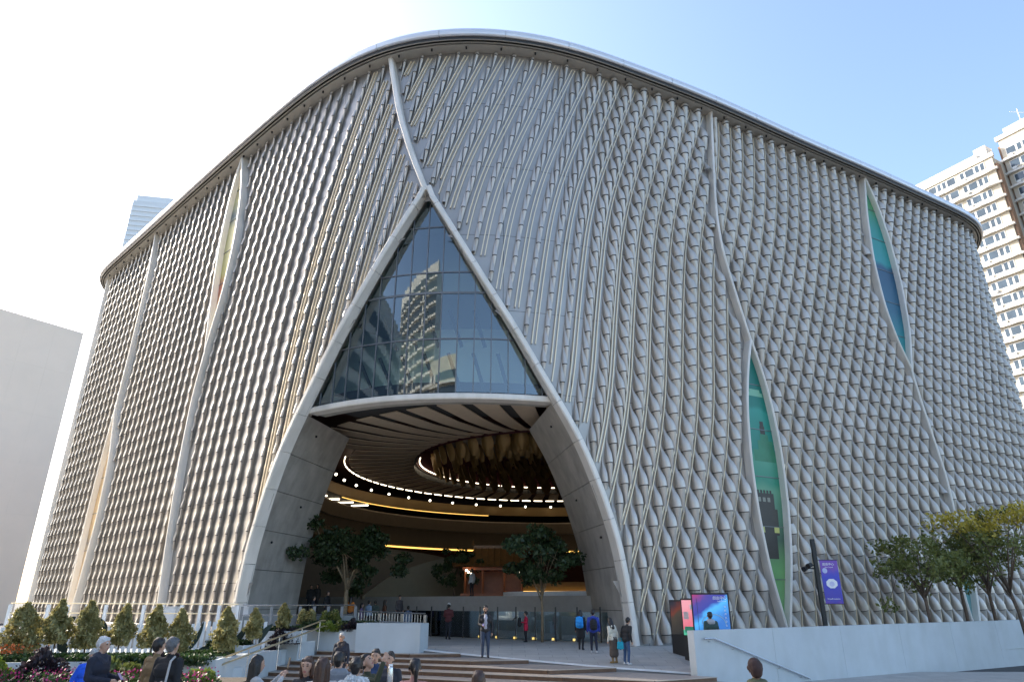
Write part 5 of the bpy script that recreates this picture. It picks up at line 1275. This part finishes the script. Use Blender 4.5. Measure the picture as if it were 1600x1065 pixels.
def phone(label, loc, rot):
    t = thing('phone', label, 'phone', loc); t.rotation_euler = rot
    MB().box(-.037, .037, -.004, .004, -.075, .075).build('case', M['dark'], t); MB().box(-.033, .033, -.0062, -.0045, -.07, .07).build('screen', mat('phone_screen', (.2, .18, .3), .2, emit=(.3, .25, .45), estr=.15), t); return t
HOLD = lambda z=1.12, y=-.3: ((.24, .0, 1.14), (.12, y, z), (0, 0, 1))
# --- on the plaza and the steps (heights follow the photograph)
p = person('bearded man in black jacket, grey T-shirt and jeans facing the viewer', (-1.12, 30.6, -.155), 3, 1.98, (.018, .018, .02), (.03, .045, .08), (.02, .02, .025), SK2, 'beard', inner=(.36, .35, .4), arms={'l': HOLD(1.1, -.22), 'r': ((.26, .02, 1.12), (.25, -.04, .86), (1, 0, 0))}, hood=1, voxel=.018)
phone('phone held by the bearded man in black jacket', child(p, (-.1, -.33, 1.27)), (R(-50), 0, 0))
person('man in white cap and maroon jacket photographing at the balustrade', (-3.7, 42.0, 0), 172, 1.9, (.09, .02, .022), (.015, .017, .025), hair='short', cap=((.6, .58, .56), 'cap'), arms={'l': HOLD(1.3), 'r': HOLD(1.3)}, step=.12)
p = person('child-sized person in red coat facing left by the balustrade', (.75, 39.1, 0), -80, 1.5, (.5, .012, .05), (.014, .014, .018), coat=.2, hair='short', arms={'l': HOLD(1.15), 'r': HOLD(1.15)}, cap=((.03, .03, .03), 'beanie'))
backpack('black backpack hanging in front of person in red coat', p, (.012, .012, .014), (0, -.36, 1.0), 1.0)
p = person('woman in black with long hair beside blue-jacketed man', (3.25, 34.3, plaza_z(3.25, 34.3)), 160, 1.7, (.016, .016, .018), (.013, .013, .015), hair='long', coat=.35, step=.1); backpack('bright blue backpack on woman in black', p, (.02, .3, .75), (0, .2, 1.2), 1.1)
p = person('man in royal blue jacket and dark trousers seen from behind', (3.75, 33.4, plaza_z(3.75, 33.4)), 178, 1.8, (.02, .045, .3), (.014, .017, .035), (.5, .5, .5), build=1.12, hood=1, step=.08); backpack('black backpack on royal blue jacket', p, (.014, .014, .018), (0, .2, 1.2), 1.0)
person('woman in cream hooded coat, long brown skirt and tan boots', (4.3, 30.9, plaza_z(4.3, 30.9)), 215, 1.72, (.62, .58, .48), (.2, .13, .06), (.22, .14, .05), hair='long', hood=1, skirt=(.09, .065, .05), lean=(.1, -.05), head_tilt=18)
p = person('person in black jacket and jeans leaning towards woman in cream', (4.78, 30.6, plaza_z(4.78, 30.6)), 130, 1.78, (.014, .014, .016), (.045, .085, .17), (.6, .6, .6), hair='short', lean=(-.05, -.14), head_tilt=20, build=1.08)
b = thing('teal_bag', 'teal carrier bag held between the couple on plaza', 'bag', (4.5, 30.35, .35)); blend('bag', [((-.1, 0, -.13), (-.09, 0, .1), .05, .04, 0), ((.1, 0, -.13), (.09, 0, .1), .05, .04, 0), ((0, 0, -.14), (0, 0, .1), .06, .04, 0)], [cloth((.01, .3, .4))], .03, b); MB().tube([(-.07, 0, .12), (-.04, 0, .26), (.04, 0, .26), (.07, 0, .12)], .01, 5).build('handle', cloth((.01, .3, .4)), b)
person('person in dark green hooded jacket looking at the large totem', (8.3, 30.2, -.4), 185, 1.98, (.03, .065, .06), (.02, .022, .03), hair='short', hood=1, collar=(.35, .37, .4), build=1.15)
p = person('elderly man in navy jacket standing on the steps facing viewer', (-6.35, 27.2, -1.085), -8, 1.98, (.014, .017, .03), (.02, .02, .03), skin=SK2, hairm=HAIRG, hair='short', collar=(.04, .03, .03), build=1.05, voxel=.018)
# --- foreground crowd, cut off by the lower edge of the picture
def fg(x, ytop, Y, h): v = at(x, ytop, Y); return (v.x, v.y, v.z - h * 1.0)
FV = .015
p = person('white-haired man in navy coat walking right, hands forward', fg(163, 997, 13.0, 1.76), 84, 1.76, (.014, .016, .03), (.02, .02, .025), hairm=mat('hair_white', (.5, .5, .5), .5, var=.2, scale=40), hair='short', collar=(.03, .03, .045), arms={'l': HOLD(1.1, -.34), 'r': HOLD(1.12, -.36)}, voxel=FV, build=1.12)
phone('phone in the hands of white-haired man', child(p, (.0, -.44, 1.16)), (R(-40), 0, R(84)))
person('stooping grey-haired person in bright blue jacket at left', fg(134, 1028, 16.5, 1.45), 62, 1.62, (.01, .09, .62), (.03, .03, .03), hairm=HAIRG, hair='short', lean=(0, -.3), head_tilt=15, voxel=.018)
person('dark-haired man in khaki jacket seen from behind', fg(252, 999, 13.0, 1.76), 150, 1.76, (.17, .11, .05), (.03, .03, .04), hair='short', build=1.15, lean=(.05, 0), voxel=FV)
p = person('grey-haired man in black jacket with shoulder strap seen from behind', fg(271, 998, 12.4, 1.78), 160, 1.78, (.01, .01, .012), (.03, .03, .03), hairm=mat('hair_iron', (.1, .1, .105), .5, var=.3, scale=40), hair='short', build=1.2, voxel=FV)
b = thing('tote_bag', 'floral tote bag hanging on man in black jacket', 'bag', child(p, (-.16, .26, 1.0)), p.rotation_euler.z); blend('bag', [((-.12, 0, -.2), (-.12, 0, .14), .04, .035, 0), ((.12, 0, -.2), (.12, 0, .14), .04, .035, 0), ((0, 0, -.2), (0, 0, .14), .05, .04, 0)], [mat('floral_canvas', (.5, .46, .4), .8, scale=16, col2=(.2, .08, .06))], .025, b); MB().tube([(-.08, 0, .15), (-.04, -.08, .46), (.0, -.2, .52)], .018, 6).build('strap', cloth((.4, .38, .36)), b)
p = person('woman with long black hair raising a phone at left of steps', fg(403, 1026, 11.5, 1.66), 125, 1.66, (.42, .41, .4), (.05, .05, .06), hair='long', arms={'l': ((.22, -.22, 1.2), (.1, -.4, 1.42), (0, 1, 0)), 'r': ((.22, -.22, 1.2), (.08, -.42, 1.44), (0, 1, 0))}, voxel=FV, kind_hand=.7)
phone('phone raised by woman with long black hair', child(p, (0, -.5, 1.56)), (R(8), 0, R(125)))
person('woman with brown hair turning her face towards viewer', fg(482, 1029, 11.0, 1.68), -12, 1.68, (.02, .02, .025), (.03, .03, .03), hairm=HAIRBR, hair='long', head_turn=6, voxel=.012)
person('woman with long straight dark hair in white top seen from behind', fg(505, 1030, 10.4, 1.68), 195, 1.68, (.5, .45, .42), (.03, .03, .04), hairm=HAIRBR, hair='long', voxel=FV)
person('man in grey blazer with short dark hair seen from behind', fg(531, 1021, 12.2, 1.74), 200, 1.74, (.16, .165, .18), (.03, .03, .04), hair='short', build=1.08, collar=(.22, .23, .25), head_turn=-30, voxel=FV)
p = person('person with dark updo and white fluffy collar seen from behind', fg(557, 1030, 10.4, 1.68), 178, 1.68, (.05, .05, .055), (.03, .03, .03), hair='bun', collar=(.62, .6, .56), hood=1, voxel=FV)
bush('fur_collar', 'white fluffy fur collar around person with dark updo', 'collar', child(p, (0, .06, 1.36)), .21, .17, .12, 2600, .028, 'white', 91)
person('person in olive jacket looking up and raising an open hand', fg(585, 1028, 11.2, 1.62), 68, 1.66, (.035, .04, .018), (.03, .03, .03), hair='short', lean=(0, .16), head_tilt=-32, arms={'r': ((.26, .0, 1.14), (.2, -.2, 1.0), (0, 0, 1)), 'l': ((.22, -.3, 1.4), (.16, -.42, 1.66), (-1, -.3, 0))}, voxel=.0105, kind_hand=.08)
person('dark-haired person in blue facing viewer behind raised hand', fg(588, 1016, 15.0, 1.7), -6, 1.7, (.025, .05, .12), (.03, .03, .03), hair='short', voxel=.016)
person('dark-haired person in black jacket right of raised hand', fg(610, 1020, 14.6, 1.7), -20, 1.7, (.02, .022, .032), (.03, .03, .03), hair='short', build=1.1, voxel=.016)
b = thing('bottle', 'silver flask standing up between people below raised hand', 'bottle', at(609, 1066, 10.4)); MB().tube([(0, 0, -.15), (0, 0, .1), (0, 0, .19), (0, 0, .21)], [.042, .042, .036, .03], 14).build('body', M['steel'], b, True); MB().tube([(0, 0, .212), (0, 0, .235)], [.032, .026], 14).build('cap', M['white'], b, True)
person('woman with dark ponytail and pink collar seen from behind', fg(648, 1032, 11.0, 1.66), 168, 1.66, (.4, .2, .17), (.03, .03, .03), hair='pony', head_turn=30, voxel=FV)
person('brown-haired person with only top of head showing', fg(748, 1051, 10.0, 1.66), 180, 1.66, (.05, .04, .04), (.03, .03, .03), hairm=HAIRBR, hair='short', voxel=.018)
person('person in brown knitted hat and olive collar seen from behind', fg(1179, 1034, 10.6, 1.7), 180, 1.7, (.03, .035, .025), (.03, .03, .03), hair='short', collar=(.1, .11, .06), cap=((.045, .022, .018), 'beanie'), hood=1, build=1.1, voxel=FV)
# --- visitors inside the hall
G = 'visitors in the shade of the hall'
inside = [(487, 912, 47.5, 'person in dark coat standing highest at left inside arch', (.02, .02, .022), 20), (497, 911, 47.8, 'taller person in grey coat beside the left arch leg', (.03, .03, .03), -15), (513, 922, 45.5, 'person in black coat left of large inside tree', (.014, .014, .016), 60), (491, 930, 45.0, 'person in denim-dark jacket low by left arch leg', (.025, .03, .045), 100), (549, 932, 44.8, 'person in orange jacket behind large inside tree trunk', (.4, .13, .02), 170), (577, 938, 45.6, 'person in light blue coat by silver railing', (.22, .3, .42), 150), (587, 938, 46.0, 'person in green-grey coat by silver railing', (.05, .07, .06), 190), (602, 937, 46.3, 'person in brown coat in middle of railing group', (.12, .055, .03), 120), (625, 930, 46.5, 'person in checked dark shirt leaning on railing', (.06, .055, .06), 40), (638, 949, 44.8, 'person in blue-grey jacket at right end of railing group', (.1, .14, .22), 200), (566, 942, 45.0, 'person in violet top at left end of railing group', (.14, .1, .2), 90)]
for i, (x, yt, Y, lb, col, fc) in enumerate(inside):
    v = at(x, yt, Y); person(lb, (v.x, v.y, max(0., v.z - 1.75) if i > 3 else v.z - 1.8), fc, 1.75, col, (.015, .015, .02), voxel=.04, hair='long' if i % 3 == 1 else 'short', group=G, step=.06 * (i % 3))
v = [at(x, 932, Y) for x, Y in ((612, 52.5), (631, 52.8), (643, 53.2), (665, 53.6), (737, 48.5))]
for i, (q, lb, col) in enumerate(zip(v, ('person in dark coat leftmost on the stage by ramp', 'person in black standing second on the stage by ramp', 'shorter person third on the stage by ramp', 'person walking up beside pale ramp wall', 'person in white shirt at edge of round dais'), ((.02, .02, .02), (.012, .012, .014), (.1, .1, .1), (.03, .03, .035), (.5, .5, .5)))):
    person(lb, (q.x, q.y, 2.36 if i != 3 else 2.36), 30 + 50 * i, 1.75 - .15 * (i == 2), col, (.015, .015, .02), voxel=.04, group=G)

bpy.data.scenes.remove(_bench)
bpy.context.view_layer.update()
